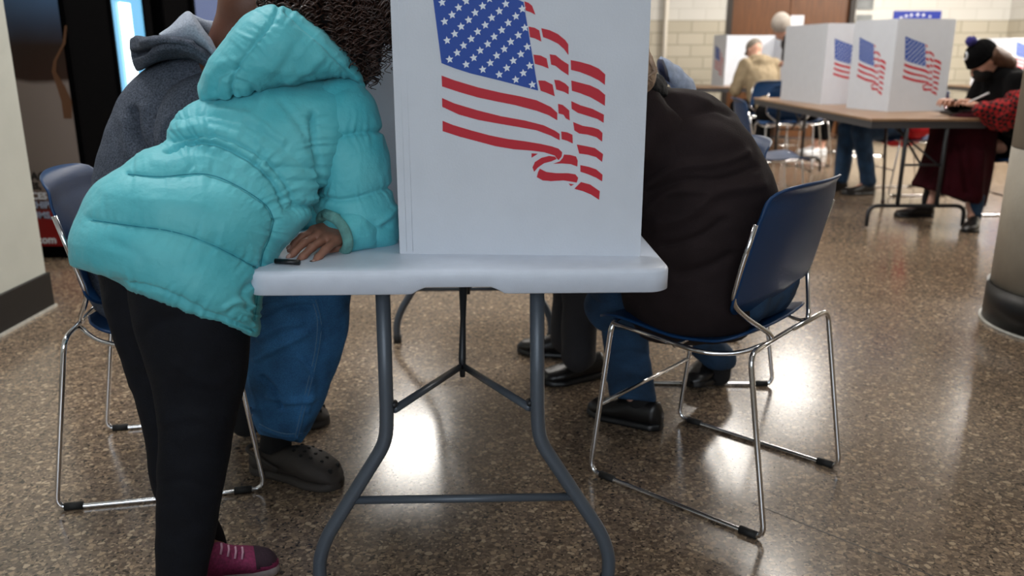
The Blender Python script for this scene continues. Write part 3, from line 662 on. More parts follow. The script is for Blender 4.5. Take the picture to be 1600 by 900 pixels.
# ================================================================== PRIVACY BOOTHS
CANTON = [(0.0722, 0.5223), (0.1282, 0.5027), (0.1855, 0.4852), (0.22, 0.4753), (0.2408, 0.4665), (0.2685, 0.3117), (0.1964, 0.33), (0.1432, 0.3425), (0.1138, 0.3516), (0.0903, 0.3607)]
STARS = [(0.1056, 0.3672), (0.1359, 0.3582), (0.1663, 0.3493), (0.1967, 0.3403), (0.2271, 0.3313), (0.2576, 0.3223), (0.1197, 0.3789), (0.15, 0.37), (0.1803, 0.361), (0.2106, 0.352), (0.241, 0.3431), (0.1017, 0.4005), (0.1318, 0.3916), (0.162, 0.3827), (0.1922, 0.3738), (0.2225, 0.3649), (0.2528, 0.356), (0.1158, 0.412), (0.1458, 0.4032), (0.1759, 0.3943), (0.2061, 0.3854), (0.2363, 0.3765), (0.0978, 0.4334), (0.1278, 0.4246), (0.1578, 0.4158), (0.1878, 0.407), (0.2179, 0.3981), (0.248, 0.3893), (0.1118, 0.4448), (0.1417, 0.436), (0.1717, 0.4272), (0.2016, 0.4184), (0.2317, 0.4096), (0.094, 0.466), (0.1238, 0.4573), (0.1536, 0.4485), (0.1835, 0.4397), (0.2134, 0.431), (0.2434, 0.4222), (0.1079, 0.4772), (0.1377, 0.4685), (0.1674, 0.4598), (0.1972, 0.4511), (0.2271, 0.4423), (0.0902, 0.4982), (0.1199, 0.4895), (0.1495, 0.4808), (0.1792, 0.4721), (0.2089, 0.4634), (0.2387, 0.4547)]
STRIPES= [[(0.2423, 0.4679), (0.2499, 0.4652), (0.2564, 0.4601), (0.2624, 0.4446), (0.2543, 0.4488), (0.2446, 0.4519)], [(0.2501, 0.4246), (0.261, 0.4225), (0.2697, 0.4177), (0.2736, 0.3983), (0.2622, 0.4037), (0.2528, 0.4062)], [(0.273, 0.4218), (0.2882, 0.4183), (0.3035, 0.4114), (0.3167, 0.401), (0.3223, 0.3936), (0.3231, 0.3747), (0.3148, 0.3852), (0.3037, 0.3947), (0.2884, 0.402), (0.2764, 0.4062)], [(0.2592, 0.3757), (0.2723, 0.3741), (0.2833, 0.3688), (0.2873, 0.3509), (0.2758, 0.3556), (0.2619, 0.3594)], [(0.2887, 0.3764), (0.2997, 0.3747), (0.3107, 0.3662), (0.3236, 0.3582), (0.3239, 0.339), (0.311, 0.3471), (0.2999, 0.3556), (0.2916, 0.3582)], [(0.3272, 0.3662), (0.3436, 0.3631), (0.3634, 0.3578), (0.3789, 0.351), (0.3908, 0.3408), (0.3907, 0.322), (0.3795, 0.3301), (0.3639, 0.3376), (0.344, 0.345), (0.3281, 0.3488)], [(0.2683, 0.3299), (0.2805, 0.3295), (0.2949, 0.3225), (0.2992, 0.3015), (0.2851, 0.3073), (0.2729, 0.3116)], [(0.2976, 0.3311), (0.3069, 0.3304), (0.318, 0.3246), (0.3248, 0.3182), (0.3246, 0.305), (0.3161, 0.3096), (0.3016, 0.3138)], [(0.3289, 0.33), (0.3444, 0.3262), (0.3644, 0.3211), (0.3799, 0.314), (0.3919, 0.3043), (0.3918, 0.2844), (0.3806, 0.2913), (0.3649, 0.2999), (0.3448, 0.3075), (0.3304, 0.3117)], [(0.0901, 0.3385), (0.1135, 0.3301), (0.1569, 0.3175), (0.2003, 0.3078), (0.2352, 0.3015), (0.2657, 0.2944), (0.2919, 0.2825), (0.3042, 0.2718), (0.3044, 0.2581), (0.2877, 0.2675), (0.2658, 0.2752), (0.2265, 0.2853), (0.1872, 0.2929), (0.1566, 0.2992), (0.1218, 0.3089), (0.0905, 0.319)], [(0.09, 0.2982), (0.1127, 0.2884), (0.1564, 0.2757), (0.2002, 0.2651), (0.2441, 0.2575), (0.2792, 0.2489), (0.3012, 0.2386), (0.3092, 0.233), (0.3094, 0.2213), (0.2925, 0.2299), (0.2661, 0.2394), (0.2309, 0.2457), (0.1914, 0.2521), (0.1562, 0.2584), (0.1211, 0.2678), (0.0901, 0.2819)], [(0.09, 0.2565), (0.1099, 0.2487), (0.1439, 0.2388), (0.1779, 0.2299), (0.212, 0.2233), (0.2461, 0.219), (0.2734, 0.2146), (0.2939, 0.2102), (0.3076, 0.2058), (0.3145, 0.199), (0.3135, 0.1911), (0.3079, 0.1843), (0.3044, 0.1876), (0.3009, 0.1926), (0.2918, 0.1955), (0.2804, 0.1989), (0.2576, 0.2017), (0.2234, 0.2042), (0.1892, 0.2097), (0.155, 0.2186), (0.1209, 0.2274), (0.0896, 0.2374)], [(0.2569, 0.1969), (0.269, 0.1961), (0.257, 0.1885)], [(0.301, 0.191), (0.3044, 0.1865), (0.2943, 0.1819), (0.2806, 0.1784), (0.2692, 0.1703), (0.262, 0.1618), (0.2589, 0.1703), (0.2634, 0.1806), (0.2759, 0.1886), (0.2896, 0.1921)], [(0.318, 0.195), (0.3305, 0.1941), (0.3407, 0.1912), (0.3439, 0.1833), (0.3434, 0.1724), (0.3308, 0.1769), (0.3148, 0.1781), (0.2977, 0.1774), (0.3102, 0.182), (0.3158, 0.1888)], [(0.2727, 0.1681), (0.2853, 0.162), (0.3037, 0.1598), (0.3266, 0.1599), (0.3403, 0.1577), (0.3455, 0.1513), (0.3429, 0.1421), (0.3337, 0.1437), (0.3176, 0.1461), (0.2947, 0.1445), (0.2786, 0.1458), (0.2671, 0.152), (0.2693, 0.1612)], [(0.3276, 0.1402), (0.3384, 0.1386), (0.3316, 0.1356)], [(0.3052, 0.2881), (0.3142, 0.286), (0.3262, 0.2761), (0.3275, 0.2578), (0.3202, 0.2617), (0.3156, 0.2683), (0.3066, 0.2705)], [(0.312, 0.2377), (0.3229, 0.2362), (0.3331, 0.2317), (0.3341, 0.2154), (0.3232, 0.2205), (0.313, 0.2234)], [(0.3297, 0.293), (0.3466, 0.2856), (0.3691, 0.2791), (0.3906, 0.2686), (0.3904, 0.2536), (0.3785, 0.2608), (0.3605, 0.2663), (0.3424, 0.2717), (0.3306, 0.279)], [(0.3338, 0.2551), (0.3519, 0.2481), (0.37, 0.2453), (0.3813, 0.242), (0.3889, 0.2353), (0.3887, 0.2192), (0.3772, 0.2275), (0.3613, 0.2319), (0.3455, 0.234), (0.3364, 0.2396)], [(0.3414, 0.2138), (0.3596, 0.2106), (0.3755, 0.2073), (0.391, 0.1961), (0.3898, 0.1813), (0.3782, 0.1903), (0.3622, 0.1948), (0.3463, 0.1969)], [(0.349, 0.1754), (0.3651, 0.1721), (0.3788, 0.1676), (0.3912, 0.1574), (0.3909, 0.1447), (0.3793, 0.1516), (0.3631, 0.1583), (0.3493, 0.1628)], [(0.3509, 0.1433), (0.3682, 0.1388), (0.3868, 0.1262), (0.3861, 0.1095), (0.371, 0.1192), (0.3547, 0.126), (0.3386, 0.1301), (0.3442, 0.1363)]]

def tri(poly):
    from mathutils.geometry import tessellate_polygon
    return [tuple(t) for t in tessellate_polygon([[Vector((x, y, 0)) for x, y in poly]])]
def booth(label, pts, z, flags, H=.62, group='white cardboard voting booths', name='voting_booth', fs=1.0, th=.005, foff=0):
    c = np.mean(np.array(pts), 0); t = empty(name, (c[0], c[1], z), 0, label, 'voting booth', group)
    for i in range(len(pts)-1):
        a, b = np.array(pts[i], float), np.array(pts[i+1], float); L = np.linalg.norm(b-a); d = (b-a)/L; nn = np.array([d[1], -d[0]])   # outside normal: right of a->b
        rr = .012; prof = []
        outl = [(0, 0), (L, 0), (L, H-rr), (L-rr, H), (rr, H), (0, H-rr)]
        V = []
        for side in (0, 1):
            for u, v_ in outl: q = a+d*u-nn*th*side; V.append((q[0], q[1], z+v_))
        k = len(outl); F = [tuple(range(k))[::-1], tuple(range(k, 2*k))]+[(j, (j+1) % k, k+(j+1) % k, k+j) for j in range(k)]
        pn = mesh('panel', V, F, M['card'], t, False)
        if i in flags:
            sc = L/.4684 if L < .46 else 1.0; off = (L-.4684*sc)/2+foff; e = .0007
            def w3(u, v_, e=e): q = a+d*(off+u*sc)+nn*e; return (q[0], q[1], z+v_*min(1, sc*1.02)*fs)
            Vb = []; Fb = []; MI = []
            def addpoly(poly, mi, e):
                n0 = len(Vb); Vb.extend(w3(u, v_, e) for u, v_ in poly)
                for q in tri(poly): Fb.append(tuple(n0+k for k in q)); MI.append(mi)
            addpoly(CANTON, 0, .0007)
            for s_ in STRIPES: addpoly(s_, 1, .0007)
            for (u, v_) in STARS:
                st = []
                for k in range(10):
                    r = .0075 if k % 2 == 0 else .0034; an = math.pi/2+k*math.pi/5+.12; st.append((u+r*math.cos(an), v_+r*math.sin(an)))
                addpoly(st, 2, .0013)
            mesh('flag_print', Vb, Fb, [M['flagblue'], M['flagred'], M['star']], pn, False, MI)
    return t
TZ = .7435
booth('large white voting booth in front, waving flag panel facing the viewer', [(-.216, 2.04), (-.2198, 1.588), (.248, 1.567), ], TZ, [1], H=.63)
bb = [o for o in bpy.data.objects if o.name == 'voting_booth'][0]
for u_ in (.014, .026):
    d_ = nrm([.4678, -.021, 0]); q = np.array([-.2198, 1.588, 0])+d_*u_
    mesh('score_line', *tube([(q[0], q[1]+.0001, TZ+.004), (q[0], q[1]-.0001, TZ+.625)], .0005, 6), M['card'], bb)
# far wing of the front booth
mesh('panel', *xf(box(0, .40, 0, .005, TZ, TZ+.63), (-.216, 2.04, 0), .08), M['card'], bb, False)
booth('second white voting booth right behind the front one, beside the child\'s hair', [(-.347, 1.985), (-.043, 2.34), (-.01, 2.79), (-.31, 3.0)], TZ, [0], H=.63, foff=.007)
TZ2 = .72
booth('white flag booth on the near half of the walnut table, two flags showing', [(2.585, 6.575), (2.71, 6.125), (3.165, 6.22)], TZ2, [0, 1], H=.64)
booth('white booth on the far half of the walnut table, plain warm side and one flag', [(2.455, 7.80), (2.545, 7.02), (3.0, 7.10)], TZ2, [1], H=.64)
booth('white booth on the far back table in front of the beige coat sitter', [(3.33, 10.40), (3.30, 10.85), (2.50, 10.75), (2.556, 10.33)], .745, [2], H=.60)
booth('white booth at the right edge behind the woman in the knit hat', [(5.75, 10.75), (5.95, 10.35), (6.42, 10.42)], .745, [1], H=.56)

# ================================================================== OTHER TABLES
def metal_table(cx, y0, y1, wd, z, label, yaw=0, top='laminate', along='y'):
    t = empty('folding_table', (cx, (y0+y1)/2, 0), yaw, label, 'table')
    def a_(name, parts, m, sm=False): return mesh(name, parts[0], parts[1], m, t, sm, world=False)
    L = (y1-y0)/2; a_('tabletop', box(-wd/2, wd/2, -L, L, z-.018, z, .004), M[top])
    a_('apron', merge([box(-wd/2+.006, wd/2-.006, -L+.006, -L+.03, z-.062, z-.018), box(-wd/2+.006, wd/2-.006, L-.03, L-.006, z-.062, z-.018), box(-wd/2+.006, -wd/2+.03, -L+.03, L-.03, z-.062, z-.018), box(wd/2-.03, wd/2-.006, -L+.03, L-.03, z-.062, z-.018)]), M['apron'])
    for s in (-1, 1):
        y = s*(L-.02)
        for q in (-.13, .13): a_('leg', tube([(q, y, z-.02), (q, y, .15)], .014, 12), M['steeldk'], True)
        a_('foot_bar', tube(fillet([(-.32, y, .012), (-.32, y, .15), (.32, y, .15), (.32, y, .012)], .09, 8), .013, 12), M['steeldk'], True)
        a_('brace', merge([tube([(0.0, y-s*.02, .42), (0, y-s*.5, z-.04)], .008, 8), tube([(-.13, y, .42), (.13, y, .42)], .008, 8), tube([(.13, y, .40), (-.13, y-s*.35, z-.03)], .007, 8)]), M['steeldk'], True)
    return t
metal_table(2.69, 5.45, 8.17, .75, TZ2, 'long walnut-topped folding table with dark grey apron at right background')
metal_table(3.05, 10.25, 11.15, 2.0, .742, 'distant folding table against the back wall under the beige sitter\'s booth')
metal_table(6.05, 10.2, 11.1, .95, .742, 'distant folding table at the right edge of the back wall')
f_ = mesh('folder', *merge([box(3.0, 3.42, 5.68, 5.95, TZ2+.001, TZ2+.02, .004), box(3.02, 3.40, 5.70, 5.93, TZ2+.02, TZ2+.036, .004)]), M['black'], None, False)
tag(f_, 'black binder lying on the near right corner of the walnut table', 'binder')
cn = mesh('walking_cane', *merge([tube([(2.87, 6.38, .03), (2.84, 6.42, .64)], .011, 10), tube([(2.87, 6.38, 0), (2.87, 6.38, .04)], .016, 10)]), mat('dark_cane', lin(42, 24, 20), .4))
tag(cn, 'thin dark cane standing under the walnut table near its foot bar', 'cane')
# wall notices and sign
def flat(name, px0, py0, px1, py1, m, label, cat, Y=YF-.012):
    a, b = P(px0, py0, Y), P(px1, py1, Y); o = mesh(name, *box(min(a[0], b[0]), max(a[0], b[0]), Y, Y+.01, min(a[2], b[2]), max(a[2], b[2])), M[m], None, False); tag(o, label, cat); return o
flat('poster', 1341, -6, 1364, 15, 'photo1', 'upper small grey framed print on the white wall right of the door', 'poster')
flat('poster', 1339, 23, 1361, 44, 'photo1', 'lower small grey framed print on the white wall right of the door', 'poster')
flat('paper_notice', 1236, 24, 1255, 42, 'notice', 'small white paper notice taped to the brown door', 'notice', YF-.022 if False else YF+.02)
sg = flat('wall_sign', 1397, 17, 1468, 44, 'signblue', 'blue sign with white stars on the wall above the flag booth', 'sign')
for i, (x, y, r) in enumerate([(1408, 28, .022), (1416, 25, .022), (1424, 23.6, .022), (1434, 23, .024), (1443, 23.6, .022), (1453, 26, .018)]):
    c = P(x, y, YF-.014); st = []
    for k in range(10):
        rr = r*1.25 if k % 2 == 0 else r*.55; an = math.pi/2+k*math.pi/5; st.append((c[0]+rr*math.cos(an), c[2]+rr*math.sin(an)))
    mesh('star_mark', [(x_, YF-.014, z_) for x_, z_ in st], tri(st), M['notice'], sg, False)

# ================================================================== PEOPLE
def body(root, prims, m, h=.006, k=.02, name='body', disp=None, cut=None):
    V, F = iso(prims, h, k, disp, cut); return mesh(name, V, F, m, root)
def cloth_disp(amp, sc, seed=0, st=(1, 1, 1)):
    s = np.array(st)*sc
    return lambda X: amp*noise(X*s, seed)+amp*.5*noise(X*s*2.1, seed+1)
def shoe(root, heel, d, L=.28, W=.10, kind='sneaker', m=None, msole=None, pitch=0, name='shoe', roll=0, hb=1.0, lbl=None):
    """shoe built heel to toe along local x, then turned to direction d"""
    n, mm = 34, 36
    wp = lambda a: np.interp(a, [0, .08, .25, .45, .7, .88, .96, 1], [.30, .62, .68, .76, 1.0, .84, .56, .18])*W/2
    if kind == 'clog': hp = lambda a: np.interp(a, [0, .06, .25, .4, .55, .75, .9, 1], [.040, .052, .050, .070, .078, .066, .050, .018])*hb
    else: hp = lambda a: np.interp(a, [0, .05, .25, .38, .55, .75, .92, 1], [.050, .078, .076, .078, .058, .045, .034, .014])*hb
    cx = lambda a: .010*math.sin(a*3)
    def ringset(z0, hf, wf, sq):
        V = []; F = []
        for i in range(n):
            a = i/(n-1); a = .5-.5*math.cos(math.pi*a); w = wp(a)*wf; h = hf(a); x = a*L
            for k in range(mm):
                t = 2*math.pi*k/mm; c, s = math.cos(t), math.sin(t); c = math.copysign(abs(c)**sq, c); s2 = math.copysign(abs(s)**sq, s)
                y = cx(a)+w*c; z = z0+(h*(.5+.5*s2))
                if kind != 'sole' and s > 0: y = cx(a)+w*c*(1-.15*s2)
                V.append((x, y, z))
        F = [(i*mm+k, (i+1)*mm+k, (i+1)*mm+(k+1) % mm, i*mm+(k+1) % mm) for i in range(n-1) for k in range(mm)]+[tuple(range(mm)), tuple((n-1)*mm+k for k in range(mm))[::-1]]
        return V, F
    up = ringset(.012, hp, .96, .8); so = ringset(0, lambda a: .024, 1.06, .35)
    R = Matrix.Rotation(math.atan2(d[1], d[0]), 4, 'Z') @ Matrix.Rotation(-pitch, 4, 'Y') @ Matrix.Rotation(roll, 4, 'X'); Tm = Matrix.Translation(Vector([float(x) for x in heel])) @ R
    def tr(V): return [tuple(Tm @ Vector([float(q) for q in v])) for v in V]
    mi = None; ms = m
    if kind == 'clog':
        V, F = up; V = list(V); F = list(F); mi = [0]*len(F)
        for a, ys in ((.52, (-.5, 0, .5)), (.62, (-.66, -.25, .25, .66)), (.72, (-.5, 0, .5)), (.82, (-.3, .3)), (.92, (-.55, .55))):
            for yy in ys:
                w = wp(a)*.96; h = hp(a); yc = cx(a)+w*yy*.82; zc = .012+h*(.5+.5*(max(0, 1-abs(yy*.86)**2.5))**.4)*1.0-.001; b = len(V); r = .0052 if a < .9 else .0075
                for q in range(10): V.append((a*L+r*math.cos(q*math.pi/5), yc+r*math.sin(q*math.pi/5)*(1-.3*abs(yy)), zc+.0022-.010*abs(yy)*r*math.sin(q*math.pi/5)*math.copysign(60, yy)*.35))
                for q in range(10): V.append((a*L+r*math.cos(q*math.pi/5), yc+r*math.sin(q*math.pi/5), zc-.012))
                F.append(tuple(range(b, b+10))); mi.append(1)
                for q in range(10): F.append((b+10+q, b+10+(q+1) % 10, b+(q+1) % 10, b+q)); mi.append(1)
        up = (V, F); ms = [m, M['hole']]
    s = mesh(name, tr(up[0]), up[1], ms, root, True, mi)
    mesh('shoe_sole', tr(so[0]), so[1], msole or m, s)
    if kind == 'clog':
        pts = [(.42*L, -W*.40, .045), (.25*L, -W*.37, .062), (.0*L-.006, -W*.15, .070), (-.006, W*.15, .070), (.25*L, W*.37, .062), (.42*L, W*.42, .045)]
        v, f = tube(fillet(pts, .03), .006, 8); mesh('heel_strap', tr(v), f, m, s)
    if kind == 'sneaker' and m is M['pink']:
        for i, a in enumerate((.42, .49, .56, .63)):
            h = .014+hp(a); w = wp(a)*.5
            v, f = tube([(a*L-.004, -w, h-.010), (a*L, -w*.5, h+.001), (a*L, w*.5, h+.001), (a*L-.004, w, h-.010)], .0026, 6); mesh('lace', tr(v), f, M['lace'], s)
        v, f = ringset(.0125, lambda a: hp(a)*.99, .97, .8); keep = [q for q in f if len(q) == 4 and all(v[i][0] > .74*L and v[i][2] > .028 for i in q)]
        v2 = [(x, y, z+.0016) for x, y, z in v]; mesh('toe_cap', tr(v2), keep, M['darkmesh'], s)
    return s
def torso_prims(J, r=1.0, add=0.0):
    pe, ch, ne = J['pel'], J['chest'], J['neck']; lat = nrm(J['sh'][0]-J['sh'][1]); s = J.get('s', 1)
    out = []
    for sd in (-1, 1):
        out += [rc(pe+lat*.055*sd*s, ch+lat*.06*sd*s, (.105*r+add)*s, (.112*r+add)*s), rc(ch+lat*.06*sd*s, ne+lat*.05*sd*s, (.112*r+add)*s, (.06*r+add)*s)]
    return out
def sit(o, yaw, seat=.45, lean=.3, s=1.0, hp=.3, kf=.44, ankles=((.42, .10), (.40, -.10)), ank_z=.085, wr=((.45, .12, .80), (.45, -.12, .80)), hips=.09, hc=None):
    f = np.array([math.cos(yaw), math.sin(yaw), 0]); l = np.array([-f[1], f[0], 0]); z = np.array([0, 0, 1.]); o = np.array([o[0], o[1], 0.])
    W = lambda a, b, c: o+f*a+l*b+z*c
    d = f*math.sin(lean)+z*math.cos(lean); pel = W(0, 0, seat+.10*s); ch = pel+d*.34*s; ne = pel+d*.52*s
    hd = f*math.sin(lean+hp)+z*math.cos(lean+hp); J = dict(pel=pel, chest=ch, neck=ne, s=s, f=f, l=l, W=W, yaw=yaw)
    J['head'] = ne+hd*.15*s+f*.02; J['hf'] = f*math.cos(lean+hp)-z*math.sin(lean+hp); J['hu'] = hd
    J['sh'] = [ne-d*.04*s+l*.175*s, ne-d*.04*s-l*.175*s]
    J['wr'] = [W(*w) for w in wr]
    J['el'] = []
    for q in (0, 1):
        a, b = J['sh'][q], J['wr'][q]; L1, L2 = .29*s, .25*s; v = b-a; D = min(np.linalg.norm(v), (L1+L2)*.995); v = nrm(v); x = (D*D+L1*L1-L2*L2)/(2*D); hh = math.sqrt(max(L1*L1-x*x, 0))
        pole = nrm((l*(1 if q == 0 else -1)*.5-z*.9-f*.3)); pole = nrm(pole-np.dot(pole, v)*v); J['el'].append(a+v*x+pole*hh)
        J['wr'][q] = a+v*D
    J['hip'] = [W(0, hips*s, seat+.085*s), W(0, -hips*s, seat+.085*s)]
    J['kn'] = [W(kf, .11*s, seat+.07*s), W(kf, -.11*s, seat+.07*s)]
    J['an'] = [W(ankles[0][0], ankles[0][1], ank_z), W(ankles[1][0], ankles[1][1], ank_z)]
    return J
def build_body(root, J, m, h=.007, handd=None, headk=True, curl=.6, feet=True):
    s = J['s']; pr = torso_prims(J, .70); hp_, q = head(J['head'], J['hf'], J['hu'], s)
    pr += [rc(J['neck'], J['head']-J['hu']*.03*s, .056*s, .052*s)]+hp_
    for i in (0, 1):
        pr += [rc(J['sh'][i], J['el'][i], .046*s, .038*s), rc(J['el'][i], J['wr'][i], .037*s, .025*s), rc(J['hip'][i], J['kn'][i], .062*s, .042*s), rc(J['kn'][i], J['an'][i], .040*s, .026*s)]
        if feet: pr += [rc(J['an'][i], J['an'][i]+J['f']*.10*s-np.array([0, 0, .045*s]), .03*s, .026*s)]
        dd = nrm(J['wr'][i]-J['el'][i]) if handd is None or handd[i] is None else handd[i][0]; pn = np.array([0, 0, -1.]) if handd is None or handd[i] is None else handd[i][1]
        hpz, _ = hand(J['wr'][i], dd, pn, -1 if i == 0 else 1, .98*s, curl); pr += hpz
    return body(root, pr, m, h, .02*s), q
def build_top(root, J, m, h=.008, add=.028, sl=.016, name='coat', hood=None, amp=.006, hem=.10, seed=0):
    s = J['s']; pr = torso_prims(J, 1.0, add*.6)+[rc(J['pel']-np.array([0, 0, .02]), J['pel']+J['f']*.04, (.125+add*.5)*s, (.12+add*.5)*s)]
    for i in (0, 1):
        e = J['wr'][i]+(J['el'][i]-J['wr'][i])*.08
        pr += [rc(J['sh'][i], J['el'][i], (.058+sl)*s, (.046+sl)*s), rc(J['el'][i], e, (.046+sl)*s, (.034+sl)*s)]
    if hood is not None: pr += [el(J['neck']-J['f']*.07*s+J['hu']*.0, np.array([.08, .12, .07])*s, frame(J['f'])), el(J['neck']+J['hu']*.01, np.array([.09, .10, .045])*s, frame(J['f']))]
    return body(root, pr, m, h, .035*s, name, cloth_disp(amp, 16, seed, (1, 1, .7)))
def build_trousers(root, J, m, h=.008, add=.012, name='trousers', amp=.005, seed=3, cut=.05):
    s = J['s']; pr = [rc(J['hip'][0], J['hip'][1], (.088+add)*s, None)]
    for i in (0, 1):
        e = J['an'][i]+(J['kn'][i]-J['an'][i])*cut
        pr += [rc(J['hip'][i], J['kn'][i], (.086+add)*s, (.062+add)*s), rc(J['kn'][i], e, (.060+add)*s, (.050+add)*s)]
    return body(root, pr, m, h, .03*s, name, cloth_disp(amp, 18, seed, (1, 1, .6)))
def hair_cap(root, J, m, q, back=.0, length=.0, h=.008, name='hair', amp=.003, sc=1.0):
    R = frame(J['hf'], J['hu']); s = J['s']; pr = [el(q(-.022, 0, .036), np.array([.098, .087, .095])*s*sc, R)]
    if length: pr += [rc(q(-.06, 0, .0), q(-.085, 0, -length), .075*s, .05*s), rc(q(-.04, .055, .0), q(-.04, .07, -length*.8), .04*s, .03*s), rc(q(-.04, -.055, .0), q(-.04, -.07, -length*.8), .04*s, .03*s)]
    F_, U_ = R[:, 0], R[:, 2]; c = q(0, 0, 0)
    cut = lambda X: np.minimum(((X-c)@F_-.055*s)*.9, 1)*1.0
    return body(root, pr, m, h, .03*s, name, lambda X: amp*noise(X*np.array([60, 60, 25]), 2), lambda X: ((X-c)@F_)-.05*s+np.maximum(0, -(X-c)@U_+.03*s)*.8)

# ------------------------------------------------------------------ background figures
def person(label, group=None):
    return empty('person', (0, 0, 0), 0, label, 'person', group)
def place(root, J):
    root.location = (float(J['pel'][0]), float(J['pel'][1]), 0)
# woman in knit hat, crimson skirt
r = person('woman in black knit hat with blue pompom and crimson skirt, writing at the walnut table')
J = sit((3.42, 5.66), math.radians(183), .45, .46, .94, .35, .47, ((.30, .10), (.43, -.14)), .10, ((.37, .08, .79), (.42, -.14, .79)))
J['an'] = [P(1518, 338, 5.46), P(1454, 318, 5.66)]; J['kn'] = [P(1506, 228, 5.72), P(1482, 228, 5.80)]
place(r, J); bd, q = build_body(r, J, M['skin3'], .006, curl=.8, feet=False)
build_top(r, J, M['blackco'], .008, name='coat', hood=1)
R_ = frame(J['hf'], J['hu']); s = J['s']
hat = body(r, [el(q(-.015, 0, .052), np.array([.108, .092, .092])*s, R_), el(q(-.005, 0, .028), np.array([.112, .096, .035])*s, R_)], M['hat'], .006, .02, 'knit_hat', cloth_disp(.002, 80, 4), lambda X: -((X-q(0, 0, .01))@R_[:, 2]))
pm = body(hat, [el(q(-.02, 0, .165), (.034, .034, .032))], M['pom'], .005, .02, 'pompom', cloth_disp(.006, 120, 6))
stitch('hat_mark', hat, [(1507, 78), (1511, 84), (1510, 92), (1505, 92)], .006, M['notice'], .004)
body(r, [rc(q(-.05, .055, .0), q(-.09, .07, -.12), .05, .045), rc(q(-.06, -.05, .0), q(-.09, -.07, -.12), .045, .04), rc(q(-.07, 0, .01), q(-.11, 0, -.10), .055, .05)], M['brownhair'], .007, .03, 'hair', lambda X: .004*noise(X*np.array([70, 70, 22]), 3))
body(r, [el(q(.068, 0, -.048), np.array([.052, .066, .060])*s, R_), el(q(.045, 0, -.080), np.array([.06, .06, .04])*s, R_)], M['mask'], .005, .02, 'face_mask')
for i in (0, 1):   # plaid sleeves and apron front
    pass
W = J['W']
body(r, [rc(J['el'][0], J['wr'][0]+(J['el'][0]-J['wr'][0])*.15, .072, .05), rc(J['sh'][0]+(J['el'][0]-J['sh'][0])*.55, J['el'][0], .083, .074)], M['blackco'], .007, .02, 'sleeve_cuff', cloth_disp(.004, 30, 2))
body(r, [rc(P(1560, 180, 5.42), P(1590, 172, 5.42), .09, .11), rc(P(1545, 178, 5.40), P(1572, 186, 5.40), .055, .07), rc(P(1592, 160, 5.40), P(1600, 178, 5.4), .08, .11), rc(P(1530, 172, 5.40), P(1560, 172, 5.40), .045, .07)], M['plaid'], .007, .03, 'plaid_shirt', cloth_disp(.010, 26, 5))
SK_ = [(1440, 198, 1564, 188, 5.78, 5.56, .16, .18), (1438, 215, 1562, 212, 5.78, 5.56, .18, .2), (1430, 245, 1558, 245, 5.78, 5.56, .24, .22), (1422, 272, 1551, 285, 5.78, 5.55, .25, .22), (1416, 284, 1543, 315, 5.78, 5.54, .25, .20), (1415, 288, 1540, 323, 5.78, 5.54, .25, .19)]
SK = [(a[0]+12, a[1], a[2])+a[3:] for a in SK_]
V, F = loft(SK, 70, 130, folds=[([(1500, 225), (1505, 260), (1512, 300)], 5, -.02), ([(1462, 230), (1455, 260), (1448, 290)], 4, -.012), ([(1535, 240), (1532, 280), (1530, 310)], 5, .02), ([(1478, 240), (1480, 290)], 5, .012)], wr=.012, wscale=(9, 9, 2), caps=(.35, .02), seed=41); mesh('skirt', V, F, M['skirt'], r)
for i, (px, py, dd) in enumerate(((1492, 366, (-.35, -.45)), (1416, 343, (-1, .1)))):
    a = U(px+30 if i == 0 else px+42, py-12 if i == 0 else py-4, 0); dr = nrm([dd[0], dd[1], 0]); heel = a
    body(r, [rc(heel+dr*.05+np.array([0, 0, .06]), heel+dr*.04+np.array([0, 0, .20]), .042, .046)], M['jeansdk'] if i == 0 else M['sock'], .007, .02, 'sock', cloth_disp(.003, 50, i))
    body(r, [rc(heel+dr*.04+np.array([0, 0, .17]), P(1512 if i == 0 else 1470, 262, 5.66 if i == 0 else 5.74), .032, .042)], M['skin3'], .008, .02, 'lower_leg')
    shoe(r, heel, dr, .27, .105, 'sneaker', M['shoeblk'], M['black'])
hx_ = J['wr'][0]
pn_ = mesh('pen', *tube([hx_+np.array([-.08, -.02, .03]), hx_+np.array([.02, -.06, .09])], .006, 8), M['pen']); tag(pn_, 'white marker held by the woman in the knit hat', 'pen')
# sitter in red sweatshirt and blue jeans behind the booth
r = person('person in red sweatshirt and blue jeans behind the flag booth, legs under the table')
J = sit((3.28, 7.0), math.radians(186), .45, .10, 1, .3, .46, ((.34, .10), (.46, -.13)), .09, ((.16, .12, .64), (.16, -.12, .64)))
place(r, J); bd, q = build_body(r, J, M['skin3'], .009); build_top(r, J, M['red'], .010, name='sweatshirt'); body(r, [el(J['pel']+np.array([-.06, 0, -.04]), (.19, .21, .13)), el(P(1440, 200, 6.72), (.09, .08, .07))], M['red'], .01, .02, 'sweatshirt_hem', cloth_disp(.008, 20, 2)); build_trousers(r, J, M['jeansdk'], .009, .014); hair_cap(r, J, M['brownhair'], q)
for i in (0, 1): a = J['an'][i]-J['f']*.06; shoe(r, (a[0], a[1], 0), J['f'], .29, .105, 'sneaker', M['shoeblk'], M['black'])
